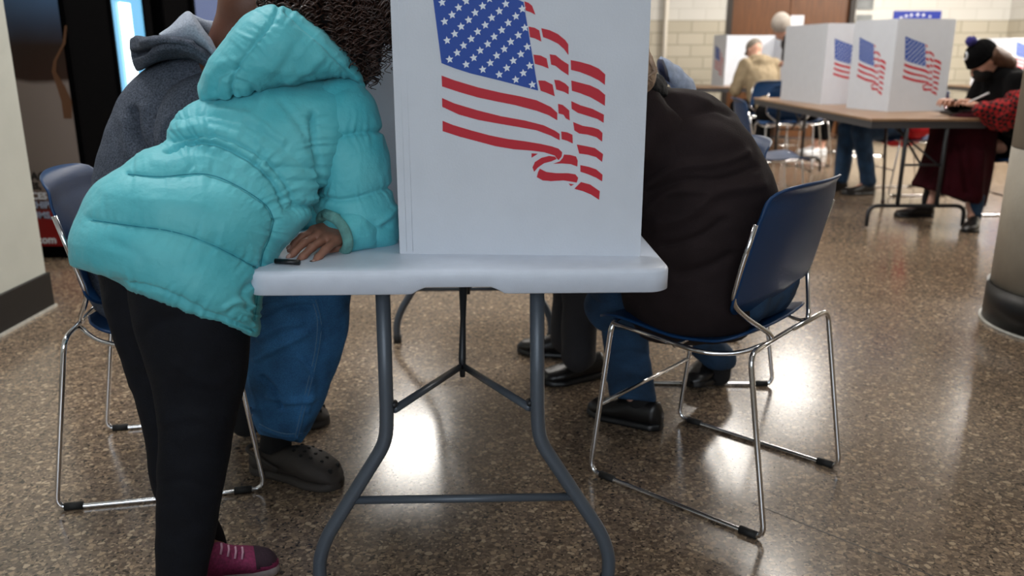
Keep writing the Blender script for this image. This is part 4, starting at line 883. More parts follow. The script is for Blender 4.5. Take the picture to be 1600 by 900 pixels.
# sitter in white sneakers far back
r = person('person in black trousers and white sneakers seated far back, seen below the walnut table')
J = sit((4.02, 9.75), math.radians(184), .45, .2, 1, .3, .42, ((.47, .08), (.47, -.10)), .09, ((.38, .1, .80), (.38, -.1, .80)))
place(r, J); bd, q = build_body(r, J, M['skin3'], .010); build_top(r, J, M['blackco'], .012, name='coat'); build_trousers(r, J, M['blackco'], .010, .012, cut=.3)
hair_cap(r, J, M['brownhair'], q)
for i in (0, 1): a = J['an'][i]-J['f']*.06; shoe(r, (a[0], a[1], 0), J['f'], .28, .10, 'sneaker', M['shoewht'], M['shoewht'])
# beige coat and cap, seen from behind
r = person('person in a beige hooded coat and pale cap, back turned, at the distant booth')
J = sit((2.86, 9.64), math.radians(105), .46, .38, 1.0, .25, .42, ((.30, .10), (.30, -.10)), .09, ((.42, .12, .80), (.42, -.12, .80)))
place(r, J); bd, q = build_body(r, J, M['skin3'], .010); build_top(r, J, M['beige'], .011, .03, .02, 'coat', hood=1, amp=.012); build_trousers(r, J, M['blackco'], .011)
R_ = frame(J['hf'], J['hu'])
cp = body(r, [el(q(-.01, 0, .045), np.array([.105, .088, .082]), R_), el(q(.09, 0, .03), np.array([.06, .07, .012]), R_)], M['capg'], .008, .02, 'cap', None, lambda X: -((X-q(0, 0, .0))@R_[:, 2]))
for i in (0, 1): a = J['an'][i]-J['f']*.06; shoe(r, (a[0], a[1], 0), J['f'], .28, .10, 'sneaker', M['shoeblk'], M['black'])
# white-haired person behind the plain booth
r = person('white-haired person, head just showing above the plain booth side before the brown door')
J = sit((3.42, 8.9), math.radians(172), .46, .46, 1.0, .1, .42, ((.42, .10), (.42, -.10)), .09, ((.22, .12, .80), (.22, -.12, .80)))
sx = P(1222, 42, 8.9)-J['head']
for k_ in ('pel', 'chest', 'neck', 'head'): J[k_] = J[k_]+np.array([sx[0], 0, 0])+(np.array([0, 0, sx[2]]) if k_ != 'pel' else 0)
for k_ in ('sh', 'el', 'wr', 'hip', 'kn', 'an'): J[k_] = [p+np.array([sx[0], 0, sx[2] if k_ in ('sh', 'el', 'wr') else 0]) for p in J[k_]]
J['hf'] = nrm([.25, .95, -.15]); J['hu'] = nrm([.02, .15, 1])
place(r, J); bd, q = build_body(r, J, M['skin3'], .010); build_top(r, J, M['greytr'], .012, name='coat'); build_trousers(r, J, M['blackco'], .012); hair_cap(r, J, M['whitehair'], q, sc=1.12)
for i in (0, 1): a = J['an'][i]-J['f']*.06; shoe(r, (a[0], a[1], 0), J['f'], .28, .10, 'sneaker', M['shoeblk'], M['black'])
copytree(CR, (J['pel'][0], J['pel'][1], 0), math.radians(172)-math.pi/2, 'chair under the white-haired sitter behind the plain booth')

# ------------------------------------------------------------------ right-hand voters
r = person('seated person in charcoal trousers, black shoes and blue-grey hooded top behind the dark coat')
J = sit((.66, 2.98), math.radians(181), .46, .50, 1.0, .25, .42, ((.47, .00), (.38, -.12)), .09, ((.47, .16, .80), (.50, -.12, .80)))
J['an'] = [U(905, 566, .09)*1, U(885, 540, .09)*1]
place(r, J); bd, q = build_body(r, J, M['skin3'], .007, feet=False); build_top(r, J, M['bluegrey'], .008, .02, .014, 'sweatshirt', hood=None, amp=.008)
build_trousers(r, J, M['greytr'], .007, .012, cut=.06); hair_cap(r, J, M['blonde'], q)
sw = [(1034, 88, 1046, 128, 2.72, 2.72, .05, .10), (1042, 92, 1056, 132, 2.74, 2.74, .07, .12), (1052, 100, 1068, 142, 2.76, 2.76, .08, .12), (1064, 108, 1084, 150, 2.78, 2.78, .08, .12), (1080, 122, 1100, 155, 2.8, 2.8, .06, .1)]
V, F = loft([(a, b, a+2, d, e, f, g, h_) for a, b, c_, d, e, f, g, h_ in sw], 40, 48, wr=.004, wscale=(30, 30, 30)); mesh('hood', V, F, M['bluegrey'], r)
V, F = loft([(1030, 92, 1033, 120, 2.70, 2.70, .06, .10), (1036, 92, 1040, 126, 2.71, 2.71, .07, .11), (1041, 100, 1045, 130, 2.72, 2.72, .06, .1)], 24, 40, wr=.002); mesh('hood_rim', V, F, M['navyrim'], r)
h1, h2 = U(942, 590, 0), U(915, 562, 0)
shoe(r, (h1[0]+.005, h1[1]+.03, 0), (-.82, -.30), .25, .11, 'sneaker', M['shoeblk'], M['black']); shoe(r, (h2[0]-.02, h2[1]+.03, 0), (-.75, .25), .25, .11, 'sneaker', M['shoeblk'], M['black'])

r = person('seated person in dark brown-black coat and blue jeans bent over behind the front booth')
yaw = math.atan2(.662, -.749)
J = sit((.56, 2.08), yaw, .45, .72, 1.0, .25, .40, ((.40, .10), (.05, -.14)), .09, ((.40, .2, .80), (.45, .0, .80)))
J['neck'] = np.array([.30, 2.02, 1.00]); J['head'] = np.array([.13, 1.86, 1.03]); J['chest'] = np.array([.42, 2.10, .84])
J['hf'] = nrm([-.8, -.1, -.6]); J['hu'] = nrm([-.6, -.1, .8])
J['sh'] = [np.array([.31, 2.0, .945]), np.array([.38, 2.24, .96])]; J['el'] = [np.array([.13, 1.86, .83]), np.array([.22, 2.28, .83])]; J['wr'] = [np.array([.02, 1.85, .785]), np.array([.24, 2.40, .80])]
kn1 = P(950, 478, 2.30); an1 = P(990, 618, 2.40); kn2 = np.array([.36, 2.52, .47]); an2 = P(1125, 560, 2.72)
J['hip'] = [np.array([.56, 2.05, .535]), np.array([.66, 2.16, .535])]; J['kn'] = [kn1, kn2]; J['an'] = [an1, an2]
place(r, J); bd, q = build_body(r, J, M['skin3'], .006, feet=False)
DK_ = [(1010, 520, 1192, 520, 2.06, 2.12, 0.185, .18), (985, 480, 1200, 492, 2.06, 2.12, 0.205, .20), (972, 440, 1214, 450, 2.08, 2.13, 0.215, .20), (962, 380, 1222, 385, 2.09, 2.13, 0.215, .20), (955, 330, 1216, 335, 2.10, 2.13, 0.215, .20), (948, 285, 1206, 292, 2.10, 2.13, 0.205, .19), (944, 245, 1188, 252, 2.10, 2.14, 0.195, .18), (940, 208, 1165, 212, 2.10, 2.15, 0.185, .17), (938, 178, 1142, 176, 2.10, 2.16, .13, .15), (940, 158, 1112, 152, 2.10, 2.16, .10, .12), (945, 146, 1078, 141, 2.10, 2.15, .07, .08), (955, 141, 1040, 138, 2.10, 2.12, .035, .04)]
DK = [tuple([a[0], a[1], a[2]-max(0, min(44, (a[1]-290)*.42)) if a[1] > 290 else a[2]]+list(a[3:])) for a in DK_]
folds = [([(1010, 210), (1060, 185), (1110, 172), (1140, 178)], 5, -.008), ([(1012, 290), (1060, 262), (1120, 255), (1165, 240)], 7, .010), ([(1012, 302), (1070, 282), (1130, 280), (1180, 262)], 6, -.010), ([(1030, 350), (1080, 335), (1120, 300), (1190, 290)], 9, .008), ([(1040, 385), (1090, 372), (1130, 345)], 7, -.009), ([(1010, 330), (1050, 300), (1100, 300)], 6, .008), ([(1060, 430), (1100, 420), (1140, 400)], 8, -.008), ([(1012, 160), (1060, 150), (1105, 160)], 8, .005)]
V, F = loft(DK, 130, 170, folds=folds, wr=.0045, wscale=(10, 10, 16), caps=(.3, .3), seed=5); mesh('coat', V, F, M['darkjk'], r)
body(r, [rc(J['sh'][0]-np.array([0, 0, .02]), J['el'][0], .07, .066), rc(J['el'][0], J['wr'][0]-np.array([-.04, 0, 0]), .070, .052), rc(J['sh'][1], J['el'][1], .085, .072), rc(J['el'][1], J['wr'][1], .070, .052), rc(J['neck']-np.array([0, 0, .03]), J['chest'], .07, .11)]+torso_prims(J, .70, .020)[1::2]+torso_prims(J, .70, .020)[0::2], M['darkjk'], .008, .03, 'coat_sleeves', cloth_disp(.007, 14, 3))
V, F = loft([(985, 118, 988, 150, 2.0, 2.0, .07, .09), (1005, 117, 1006, 150, 2.02, 2.02, .08, .1), (1024, 116, 1026, 150, 2.03, 2.03, .08, .1), (1036, 120, 1040, 150, 2.05, 2.05, .06, .08)], 30, 40, wr=.003, wscale=(60, 60, 60)); mesh('scarf', V, F, M['scarf'], r)
hb = [rc(q(-.02, .0, .02), q(-.05, 0, .03), .11, .105)]
hairp = []
for i in range(46):    # straight blonde locks falling over the collar
    y0 = random.uniform(-1, 1); a = P(1002+random.uniform(-22, 8), 70+random.uniform(-8, 16), 1.93+.07*y0); b_ = P(1016+random.uniform(-22, 8), 106+random.uniform(-5, 8), 1.93+.07*y0); c_ = P(1014+random.uniform(-20, 7), 126+random.uniform(-6, 8), 1.92+.06*y0)
    pts = [a, .5*(a+b_)+np.array([.004, 0, .006]), b_, c_]; hairp.append(tube(pts, [.006, .007, .006, .0015], 6))
hm = body(r, [el(q(-.02, 0, .02), np.array([.112, .10, .11]), frame(J['hf'], J['hu'])), rc(q(-.06, 0, -.02), P(990, 118, 1.93), .08, .05)], M['blonde'], .007, .03, 'hair', lambda X: .003*noise(X*np.array([60, 60, 20]), 2), lambda X: ((X-q(0, 0, 0))@frame(J['hf'], J['hu'])[:, 0])-.05)
mesh('hair_lock', *merge(hairp), M['blonde'], hm)['kind'] = 'stuff'
# jeans
V1, F1 = loft([(922, 448, 1035, 478, 2.27, 2.27, .08, .09), (926, 468, 1022, 490, 2.28, 2.28, .085, .09), (935, 500, 1012, 512, 2.31, 2.31, .075, .08), (943, 535, 1013, 540, 2.34, 2.34, .065, .07), (947, 575, 1016, 575, 2.37, 2.37, .06, .065), (949, 605, 1022, 606, 2.39, 2.39, .065, .07), (953, 620, 1024, 628, 2.40, 2.40, .065, .07)], 60, 70, folds=[([(950, 590), (985, 580), (1012, 590)], 6, .004), ([(945, 560), (980, 548), (1010, 556)], 5, -.004), ([(955, 612), (990, 622), (1022, 620)], 2.5, .003)], wr=.004, wscale=(14, 14, 9), caps=(.3, .02))
mesh('jeans_leg', V1, F1, M['jeansdk'], r)
body(r, [rc(J['hip'][0], J['hip'][1], .10), rc(J['hip'][0], kn1, .095, .070), rc(J['hip'][1], kn2, .095, .072), rc(kn2, an2, .068, .055)], M['jeansdk'], .007, .03, 'jeans', cloth_disp(.005, 20, 8), lambda X: .075-X[:, 2])
body(r, [rc(P(1000, 622, 2.41), P(996, 655, 2.42), .045, .045)], M['sock'], .006, .01, 'sock'); body(r, [rc(an2, an2-np.array([0, 0, .06]), .042, .04)], M['sock'], .006, .01, 'sock')
h1 = U(1036, 672, 0); shoe(r, (h1[0]-.006, h1[1]+.0, 0), (-.80, .60), .26, .108, 'dress', M['shoeblk'], M['black'])
h2 = U(1112, 596, 0); shoe(r, (h2[0]+.03, h2[1]+.10, 0.02), (-.5, -.8), .24, .10, 'dress', M['shoeblk'], M['black'], pitch=.0)

# ------------------------------------------------------------------ man in grey hoodie (left, behind the child)
r = person('seated man in a charcoal hooded sweatshirt, blue jeans and dark clogs, behind the child')
J = sit((-.93, 2.16), math.radians(11), .46, .50, 1.04, .35, .46, ((.36, -.06), (.26, .12)), .09, ((.50, .20, .80), (.45, -.10, .80)))
J['head'] = P(408, -34, 2.08); J['neck'] = P(352, 98, 2.10); J['hf'] = nrm([.75, -.05, -.62]); J['hu'] = nrm([.62, .05, .75])
J['wr'][1] = np.array([-.50, 1.95, .80]); J['el'][1] = np.array([-.66, 1.93, .86]); J['sh'][1] = P(318, 165, 2.0)
kn = P(470, 470, 2.03); J['kn'] = [P(455, 470, 2.22), kn]; J['an'] = [P(392, 600, 2.30), P(435, 690, 2.10)]
place(r, J); bd, q = build_body(r, J, M['skin2'], .006, feet=False)
MR = [(175, 505, 330, 520, 2.12, 2.12, .12, .14), (148, 470, 335, 480, 2.12, 2.12, .14, .16), (137, 425, 340, 430, 2.12, 2.12, .15, .16), (132, 385, 342, 390, 2.12, 2.12, .15, .17), (141, 335, 350, 345, 2.12, 2.12, .15, .17), (150, 290, 368, 300, 2.12, 2.12, .15, .17), (163, 235, 390, 258, 2.12, 2.12, .15, .17), (180, 180, 405, 212, 2.12, 2.12, .14, .16), (203, 135, 415, 170, 2.12, 2.12, .13, .15), (235, 104, 415, 135, 2.12, 2.12, .11, .13), (272, 88, 405, 112, 2.12, 2.12, .09, .10), (310, 82, 392, 96, 2.12, 2.12, .06, .06)]
folds = [([(208, 175), (212, 215), (232, 245), (250, 255)], 6, -.034), ([(196, 190), (200, 230), (222, 262)], 10, .008), ([(226, 170), (232, 205), (246, 235)], 9, .008), ([(160, 330), (190, 300), (240, 290)], 9, .006), ([(140, 352), (170, 340), (215, 335)], 5, -.007), ([(138, 372), (160, 372), (190, 380)], 5, .008), ([(262, 112), (268, 150), (262, 195)], 6, .003)]
V, F = loft(MR, 120, 150, folds=folds, wr=.0035, wscale=(12, 12, 12), caps=(.3, .5), seed=11); top = mesh('hoodie', V, F, M['hoodie'], r)
SL = [(258, 150, 372, 130, 1.99, 1.99, .055, .06), (246, 190, 372, 180, 1.97, 1.97, .06, .06), (246, 235, 376, 225, 1.95, 1.95, .06, .06), (262, 290, 385, 265, 1.93, 1.93, .058, .06), (300, 340, 405, 300, 1.92, 1.92, .055, .06), (350, 375, 430, 325, 1.92, 1.92, .05, .055), (400, 392, 450, 345, 1.92, 1.92, .045, .05)]
V, F = loft(SL, 70, 90, folds=[([(252, 232), (262, 200), (290, 176), (330, 165)], 4, -.018), ([(262, 240), (280, 205), (320, 185)], 7, .007)], wr=.004, wscale=(16, 16, 16), seed=12); mesh('hoodie_sleeve', V, F, M['hoodie'], r)
body(r, [rc(J['sh'][0], J['el'][0], .075, .06), rc(J['el'][0], J['wr'][0]-J['f']*.03, .06, .045)], M['hoodie'], .009, .03, 'hoodie_sleeve', cloth_disp(.006, 16, 4))
HD = [(204, 60, 215, 112, 2.06, 2.06, .030, .05), (214, 56, 226, 108, 2.04, 2.04, .055, .08), (228, 57, 244, 98, 2.02, 2.02, .075, .10), (252, 60, 266, 91, 2.0, 2.0, .09, .12), (285, 62, 297, 92, 1.99, 1.99, .09, .13), (315, 72, 322, 106, 2.0, 2.0, .085, .13), (342, 92, 336, 124, 2.02, 2.02, .07, .12), (362, 112, 350, 138, 2.04, 2.04, .05, .1)]
V, F = loft(HD, 70, 90, folds=[([(212, 84), (235, 76), (262, 72), (300, 78), (340, 105)], 3.5, -.010), ([(203, 87), (212, 84), (224, 81)], 4, -.026), ([(222, 66), (260, 62), (300, 68)], 4, .006)], wr=.003, wscale=(25, 25, 25), seed=14, caps=(.4, .4)); hd_ = mesh('hood', V, F, M['hoodie'], r)
LN = [(250, 54, 256, 68, 2.02, 2.02, .06, .05), (268, 40, 275, 72, 2.02, 2.02, .08, .07), (283, 25, 292, 76, 2.02, 2.02, .09, .08), (296, 18, 306, 80, 2.02, 2.02, .09, .08), (310, 34, 320, 86, 2.02, 2.02, .085, .07), (326, 58, 334, 96, 2.02, 2.02, .075, .06), (340, 80, 346, 104, 2.03, 2.03, .05, .05), (350, 94, 352, 110, 2.04, 2.04, .03, .04)]
V, F = loft(LN, 60, 80, wr=.002, wscale=(20, 20, 20), seed=15, caps=(.3, .3)); mesh('hood_lining', V, F, M['lining'], hd_)
V, F = loft([(296, 20, 300, 40, 2.08, 2.08, .02, .06), (320, 30, 322, 52, 2.09, 2.09, .02, .07), (342, 34, 344, 80, 2.1, 2.1, .02, .07)], 24, 30, wr=.001); mesh('hood_far_edge', V, F, M['lining'], hd_)
body(r, [rc(P(352, 105, 2.08), P(385, 20, 2.07), .058, .062), el(P(395, 0, 2.07), (.075, .07, .08))], M['skin2'], .006, .02, 'neck')
hair_cap(r, J, M['curlbase'], q)
# jeans
JL = [(398, 430, 552, 440, 2.05, 2.05, .07, .09), (398, 465, 549, 470, 2.05, 2.05, .08, .09), (396, 510, 545, 515, 2.05, 2.05, .08, .09), (388, 555, 532, 560, 2.06, 2.06, .078, .09), (383, 600, 513, 612, 2.07, 2.07, .072, .085), (388, 640, 494, 652, 2.08, 2.08, .068, .08), (402, 672, 474, 688, 2.09, 2.09, .062, .075), (406, 678, 470, 692, 2.09, 2.09, .058, .07)]
jf_ = [([(492, 470), (500, 520), (484, 600), (462, 684)], 2.2, .0035), ([(410, 590), (430, 612), (440, 640)], 4, -.006), ([(400, 560), (440, 540), (478, 520)], 6, .006), ([(412, 500), (450, 482), (488, 480)], 5, -.005), ([(405, 530), (440, 510), (470, 505)], 5, .005), ([(406, 668), (440, 680), (472, 680)], 2, .003), ([(420, 620), (450, 628), (490, 620)], 5, .005), ([(470, 560), (490, 590), (480, 640)], 5, .004)]
jf = [(a, w_, h_*1.9) for a, w_, h_ in jf_]
V, F = loft(JL, 100, 110, folds=jf, wr=.0055, wscale=(14, 14, 10), seed=17, caps=(.3, .02)); jl_ = mesh('jeans_leg', V, F, M['jeans'], r)
TH = mat('jeans_thread', lin(104, 140, 170), .9)
stitch('seam_thread', jl_, [(487, 468), (496, 500), (492, 550), (478, 610), (461, 684)], .0010, TH); stitch('seam_thread', jl_, [(493, 468), (502, 505), (497, 552), (483, 612), (466, 682)], .0008, TH)
stitch('hem_thread', jl_, [(405, 662), (425, 672), (448, 678), (478, 676)], .0011, TH)
body(r, [rc(J['hip'][0], J['hip'][1], .10), rc(J['hip'][1], P(460, 440, 2.05), .098, .078), rc(J['hip'][0], J['kn'][0], .098, .075), rc(J['kn'][0], J['an'][0], .07, .055)], M['jeans'], .008, .03, 'jeans', cloth_disp(.005, 20, 9), lambda X: .13-X[:, 2])
body(r, [rc(P(432, 672, 2.10), P(430, 720, 2.13), .042, .044)], M['sock'], .006, .01, 'sock'); body(r, [rc(P(388, 600, 2.30), P(384, 660, 2.30), .042, .044)], M['sock'], .006, .01, 'sock')
a, b_ = U(398, 735, 0), U(520, 750, 0); shoe(r, (a[0]-.005, a[1]+.005, 0), (.93, -.36), .285, .118, 'clog', M['croc'], M['croc'], hb=1.05, name='clog')
shoe(r, (-.86, 2.42, 0), (.95, -.05), .285, .118, 'clog', M['croc'], M['croc'], name='clog')

# ------------------------------------------------------------------ child in teal puffer jacket
r = person('child in a teal hooded puffer jacket, black leggings and magenta sneakers leaning on the table')
root_child = r; r.location = (-.63, 1.55, 0)
hand_w = P(549, 352, 1.69); hand_d = nrm(U(442, 394, .766)+np.array([0, .01, 0])-hand_w)
J = dict(s=.80, f=nrm([.6, .75, 0]), pel=np.array([-.66, 1.54, .66]), chest=P(420, 235, 1.66), neck=P(455, 130, 1.72), head=P(497, 22, 1.79), hf=nrm([.55, .55, -.62]), hu=nrm([.38, .45, .8]))
J['sh'] = [P(370, 185, 1.80), P(528, 180, 1.70)]; J['el'] = [P(400, 330, 1.86), P(585, 350, 1.71)]; J['wr'] = [np.array([-.40, 1.84, .775]), hand_w]
J['hip'] = [P(230, 470, 1.60), P(300, 480, 1.50)]; J['kn'] = [P(262, 640, 1.60), P(308, 660, 1.49)]; J['an'] = [P(318, 850, 1.63), P(285, 925, 1.46)]
s = .8; pr = torso_prims(J, .74); hp_, q = head(J['head'], J['hf'], J['hu'], .92)
pr += hp_+[rc(J['neck'], J['head']-J['hu']*.03, .045, .042)]
for i in (0, 1): pr += [rc(J['sh'][i], J['el'][i], .034, .030), rc(J['hip'][i], J['kn'][i], .06, .042), rc(J['kn'][i], J['an'][i], .04, .028), rc(J['an'][i], J['an'][i]+np.array([.06, .01, -.05]), .026, .02)]
pr += [rc(J['el'][0], J['wr'][0], .03, .021), rc(J['el'][1], hand_w-hand_d*.005, .03, .0235)]
hpz, tips = hand(hand_w, hand_d, nrm([.0, .36, -.90]), -1, 1.0, .26, .09, .62); pr += hpz
hz, _ = hand(J['wr'][0], nrm([1, -.2, -.1]), (0, 0, -1), -1, .80, .5); pr += hz
V, F = iso(pr, .0042, .016)
V[:, 2] = np.where((V[:, 2] < .7442) & (V[:, 0] > -.47) & (V[:, 2] > .69), .7442, V[:, 2])
bd = mesh('body', V, F, M['skin1'], r)
for (tp, td, tr_, tn) in tips:
    mesh('fingernail', *merge([iso([el(tp-td*.003+tn*tr_*.78, np.array([.0062, .0046, .0018]), frame(td, tn))], .0012, .002)]), M['nail'], bd)
# torso of the jacket
CT = [(120, 414, 398, 521, 1.50, 1.47, .10, .13), (124, 398, 401, 506, 1.50, 1.47, .118, .135), (130, 366, 404, 474, 1.51, 1.48, .125, .14), (149, 322, 412, 428, 1.53, 1.50, .125, .14), (182, 284, 430, 392, 1.55, 1.52, .125, .14), (224, 252, 450, 366, 1.57, 1.54, .115, .13), (262, 232, 470, 345, 1.59, 1.56, .098, .12), (273, 214, 482, 330, 1.61, 1.58, .098, .12), (282, 192, 497, 306, 1.63, 1.60, .108, .12), (302, 174, 518, 262, 1.66, 1.63, .112, .12), (330, 160, 542, 215, 1.69, 1.66, .11, .12), (368, 146, 558, 172, 1.72, 1.69, .10, .11), (405, 138, 560, 145, 1.74, 1.72, .075, .08)]
CS = [([(145, 344), (200, 352), (270, 362), (330, 382), (400, 418)], 2.0, .0055, .0036), ([(200, 272), (250, 276), (320, 272), (370, 290), (415, 320), (428, 345)], 2.0, .005, .0036),
      ([(262, 240), (300, 224), (345, 228), (390, 252), (425, 285), (445, 325)], 3.2, .009, .0045), ([(272, 222), (310, 214), (350, 216), (400, 240), (435, 272), (462, 320)], 2.6, .005, .0042),
      ([(118, 424), (180, 440), (250, 452), (330, 490), (395, 515)], 3.5, .006, .0035), ([(428, 345), (420, 375), (410, 400), (404, 450), (398, 500)], 3, .005, .0036), ([(488, 180), (489, 215), (497, 260), (502, 300), (506, 330)], 5, .012, .0050),
      ([(280, 190), (330, 184), (400, 205), (450, 240), (485, 270)], 30, -.002, .0022), ([(445, 330), (470, 322), (500, 325)], 6, .006, .005)]
cf = [([(395, 440), (375, 455), (385, 480)], 5, -.006), ([(350, 480), (370, 470), (392, 478)], 5, .006), ([(300, 262), (290, 270), (285, 280)], 3, -.003), ([(420, 150), (400, 180), (370, 200)], 7, .004), ([(440, 165), (470, 200), (485, 240)], 6, -.004), ([(330, 195), (370, 205), (410, 235)], 5, -.005), ([(340, 178), (390, 188), (440, 222)], 6, .005), ([(400, 255), (440, 262), (490, 262)], 4, -.005), ([(415, 275), (450, 282), (495, 282)], 4, -.004), ([(180, 380), (220, 400), (230, 430)], 8, -.003)]
V, F = loft(CT, 230, 300, seams=CS, folds=cf, puff=.013, wr=.0024, wscale=(14, 14, 22), caps=(.04, .3), seed=21, sq=.92)
jk = mesh('puffer_jacket', V, F, M['teal'], r)
DT = mat('teal_thread', lin(30, 120, 136), .9)
for pl in (CS[0][0], CS[1][0], CS[5][0]): stitch('seam_thread', jk, [tuple(p) for p in pl], .0008, DT, .0002, 12)
# sleeve: upper arm down to the elbow on the table, then forearm back to the cuff
UA = [(478, 172, 556, 134, 1.68, 1.70, .050, .06), (488, 196, 578, 158, 1.67, 1.70, .062, .065), (490, 222, 593, 196, 1.66, 1.70, .066, .068), (493, 255, 602, 238, 1.66, 1.70, .068, .07), (498, 290, 608, 282, 1.66, 1.70, .068, .07), (492, 318, 614, 322, 1.66, 1.70, .068, .07), (512, 350, 618, 352, 1.67, 1.70, .066, .068), (545, 376, 614, 376, 1.67, 1.70, .05, .055), (566, 386, 602, 387, 1.68, 1.69, .02, .03)]
US = [([(490, 218), (520, 214), (560, 208), (596, 205)], 4, .005, .0045), ([(500, 306), (530, 313), (570, 306), (612, 292)], 4, .006, .0045), ([(484, 180), (487, 215), (495, 260), (501, 305)], 3, .004, .0035)]
V, F = loft(UA, 120, 150, seams=US, folds=[([(590, 350), (604, 335), (612, 325)], 5, .006), ([(560, 372), (585, 355), (600, 352)], 6, -.005), ([(505, 170), (520, 150), (545, 140)], 7, -.003), ([(520, 345), (560, 340), (600, 335)], 9, .004)], puff=.010, wr=.0022, wscale=(22, 22, 22), caps=(.5, .3), seed=23)
mesh('jacket_sleeve', V, F, M['teal'], jk)
FA = [(596, 318, 600, 386, 1.70, 1.70, .05, .05), (575, 315, 582, 389, 1.67, 1.67, .062, .055), (552, 320, 562, 393, 1.655, 1.645, .064, .05), (534, 326, 550, 395, 1.645, 1.635, .062, .048), (524, 331, 543, 396, 1.64, 1.63, .060, .046)]
V, F = loft(FA, 50, 80, wr=.003, wscale=(30, 30, 30), caps=(.3, .02), seed=24); mesh('jacket_forearm', V, F, M['teal'], jk)
cuffc = [P(x, y, Yc) for x, y, Yc in ((508, 334, 1.62), (526, 342, 1.59), (540, 360, 1.575), (545, 380, 1.575), (540, 394, 1.60), (520, 388, 1.67), (506, 362, 1.69), (500, 342, 1.66))]
cr_ = fillet(cuffc+cuffc[:2], .02, 5); V, F = tube(cr_, .0105, 12); mesh('cuff_rim', V, F, M['tealin'], jk)
V, F = loft([(520, 334, 536, 391, 1.665, 1.655, .040, .040), (504, 338, 528, 388, 1.66, 1.65, .036, .036), (496, 345, 520, 380, 1.66, 1.65, .028, .028)], 20, 50, wr=.003, wscale=(50, 50, 50), caps=(.1, .02), seed=25)
body(jk, [rc(J['sh'][0], J['el'][0], .060, .055), rc(J['el'][0], J['wr'][0]+np.array([-.02, 0, 0]), .055, .04)], M['teal'], .008, .03, 'jacket_sleeve', cloth_disp(.008, 22, 4))
# hood
HO = [(319, 132, 327, 163, 1.63, 1.63, .03, .04), (326, 110, 341, 165, 1.63, 1.63, .055, .06), (343, 84, 366, 161, 1.63, 1.63, .075, .08), (366, 54, 396, 154, 1.64, 1.64, .09, .10), (394, 26, 428, 146, 1.65, 1.65, .095, .11), (424, 11, 460, 137, 1.66, 1.66, .095, .12), (456, 20, 492, 128, 1.67, 1.67, .09, .12), (492, 42, 522, 124, 1.68, 1.68, .08, .11), (526, 72, 545, 126, 1.69, 1.69, .06, .09), (552, 102, 560, 132, 1.70, 1.70, .035, .06), (563, 122, 566, 136, 1.71, 1.71, .015, .03)]
HS = [([(434, 14), (420, 40), (396, 72), (372, 104), (362, 130), (366, 162)], 3, .006, .0042), ([(445, 20), (480, 48), (520, 88), (552, 122)], 3, .004, .003), ([(330, 160), (380, 158), (440, 142), (500, 126), (560, 130)], 6, .004, .003)]
hf = [([(372, 106), (345, 118), (338, 140)], 5, -.006), ([(366, 128), (392, 132), (400, 150)], 5, -.005), ([(400, 100), (440, 110), (480, 105)], 8, .004), ([(350, 100), (380, 90), (400, 60)], 6, .003), ([(470, 60), (450, 90), (430, 120)], 8, -.003), ([(500, 90), (480, 105), (450, 125)], 6, .004)]
V, F = loft(HO, 130, 160, seams=HS, folds=hf, puff=.010, wr=.003, wscale=(20, 20, 20), caps=(.5, .4), seed=27); mesh('hood', V, F, M['teal'], jk)
# leggings
LG1 = [(215, 415, 385, 470, 1.50, 1.48, .09, .10), (205, 445, 388, 500, 1.50, 1.48, .10, .10), (210, 500, 388, 540, 1.50, 1.48, .095, .10), (228, 560, 383, 580, 1.49, 1.48, .085, .09), (244, 620, 371, 630, 1.49, 1.48, .072, .08), (252, 690, 356, 692, 1.48, 1.47, .062, .07), (249, 750, 345, 752, 1.47, 1.46, .056, .06), (245, 820, 335, 822, 1.465, 1.46, .052, .056), (246, 890, 322, 892, 1.46, 1.455, .047, .05), (250, 945, 318, 946, 1.46, 1.455, .042, .045)]
V, F = loft(LG1, 110, 110, folds=[([(225, 520), (260, 500), (330, 490)], 8, -.004), ([(255, 660), (300, 650), (345, 660)], 9, .004), ([(250, 760), (290, 750), (340, 765)], 7, -.003), ([(262, 560), (300, 590), (350, 600)], 9, .003)], wr=.0030, wscale=(10, 10, 12), caps=(.3, .1), seed=31); lg_ = mesh('leggings', V, F, M['leggings'], r)
LG2 = [(152, 410, 300, 440, 1.56, 1.58, .09, .08), (158, 445, 300, 470, 1.56, 1.58, .09, .08), (182, 530, 300, 535, 1.57, 1.58, .075, .07), (202, 590, 296, 592, 1.58, 1.59, .065, .06), (217, 640, 296, 640, 1.585, 1.59, .058, .055), (229, 700, 300, 700, 1.59, 1.60, .052, .05), (240, 760, 310, 758, 1.61, 1.61, .048, .048), (262, 810, 330, 800, 1.63, 1.63, .045, .045), (284, 850, 343, 828, 1.64, 1.64, .043, .043), (300, 872, 350, 850, 1.65, 1.65, .04, .04)]
V, F = loft(LG2, 100, 90, folds=[([(170, 470), (185, 540), (205, 600)], 10, .004)], wr=.0028, wscale=(10, 10, 12), caps=(.3, .1), seed=32); mesh('leggings_leg', V, F, M['leggings'], lg_)
body(r, [rc(P(322, 858, 1.645), P(330, 885, 1.645), .034, .036)], M['jeansdk'], .005, .01, 'sock')
a = U(318, 908, 0); shoe(r, (a[0]-.03, a[1]-.03, 0), (.93, .37), .20, .085, 'sneaker', M['pink'], M['sole'], name='sneaker')
shoe(r, (-.665, 1.435, 0), (.955, .30), .215, .088, 'sneaker', M['pink'], M['sole'], name='sneaker')
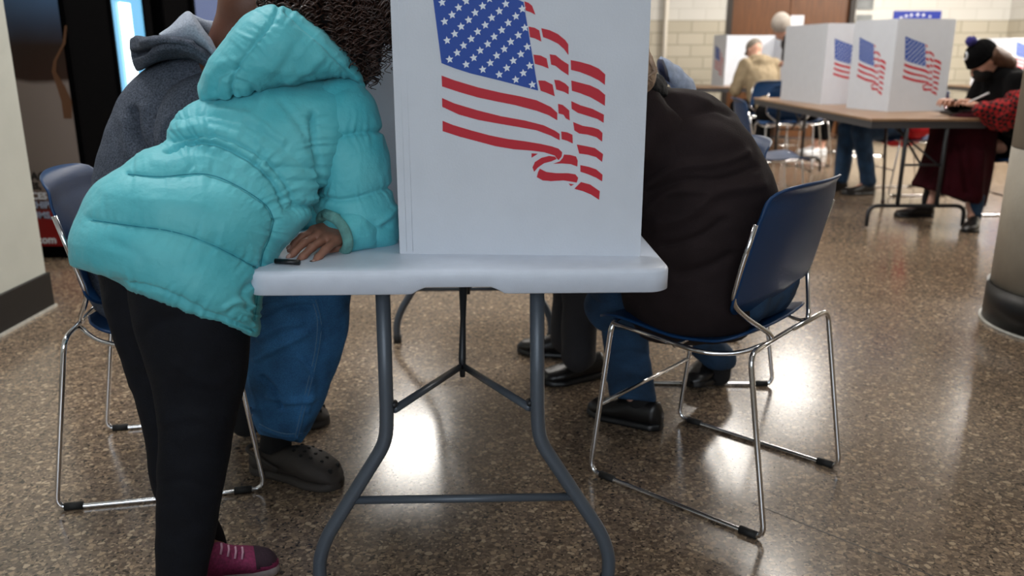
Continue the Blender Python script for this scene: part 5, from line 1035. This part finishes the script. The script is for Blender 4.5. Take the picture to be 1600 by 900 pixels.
# curly hair: base volume and many coiled strands
hc = J['head']+np.array([.012, .0, .012]); hr = body(r, [el(hc, (.100, .096, .100)), el(P(545, 66, 1.78), (.068, .065, .07)), el(P(560, 104, 1.78), (.032, .036, .034))], M['curlbase'], .006, .03, 'hair', lambda X: .008*noise(X*55, 3))
rng = random.Random(5); strands = []; crown = hc+np.array([-.01, -.01, .09])
def curl_strand(start, dirs, L, coil, tr_):
    n = int(L/.0026); p = start.copy(); pts = []; ph = rng.uniform(0, 6.28); turn = rng.uniform(.55, .85)*rng.choice((-1, 1)); d = nrm(dirs); g = np.array([0, 0, -1.])
    for i in range(n):
        d = nrm(d+g*.05+np.array([rng.uniform(-1, 1) for _ in range(3)])*.05); p = p+d*.0023
        v = (p-hc)/np.array([.118, .115, .118]); rr = np.linalg.norm(v)
        if rr < 1 and p[2] > hc[2]-.09: p = hc+v/rr*np.array([.118, .115, .118])
        u = nrm(np.cross(d, [.3, .2, .9])); w_ = np.cross(d, u); k = coil*min(1, i/10); a = ph+turn*i
        pts.append(p+(u*math.cos(a)+w_*math.sin(a))*k)
    return tube(pts, [tr_*(1-.6*i/n) for i in range(n)], 5)
for i in range(620):
    th_ = rng.uniform(0, 2*math.pi); ph_ = math.acos(rng.uniform(-.25, 1)); n_ = np.array([math.sin(ph_)*math.cos(th_), math.sin(ph_)*math.sin(th_), math.cos(ph_)])
    st = hc+n_*np.array([.108, .105, .108])
    if n_[0] < -.35 and n_[2] < .35: continue
    dr = nrm(np.array([n_[0]*.6+.35, n_[1]*.5-.1, -.45])); strands.append(curl_strand(st, dr, rng.uniform(.07, .15), rng.uniform(.006, .0115), rng.uniform(.0017, .0029)))
for i in range(150):   # looser ringlets hanging beside the face at the right
    a = P(rng.uniform(540, 590), rng.uniform(20, 104), rng.uniform(1.70, 1.82)); strands.append(curl_strand(a, np.array([rng.uniform(-.1, .25), rng.uniform(-.2, .2), -1]), rng.uniform(.03, .06), rng.uniform(.006, .010), rng.uniform(.0011, .0022)))
V, F = merge(strands); cu_ = mesh('curls', V, F, M['curl'], hr); cu_['kind'] = 'stuff'
# dark rod put in for the shade under the child's fingertips, no actual pen
c = U(446, 409, TZ)
ph = mesh('pen', *tube([U(430, 408, TZ+.006), U(468, 410, TZ+.006)], .005, 10), M['black']); tag(ph, 'short black pen under the child\'s fingertips on the white table', 'pen')
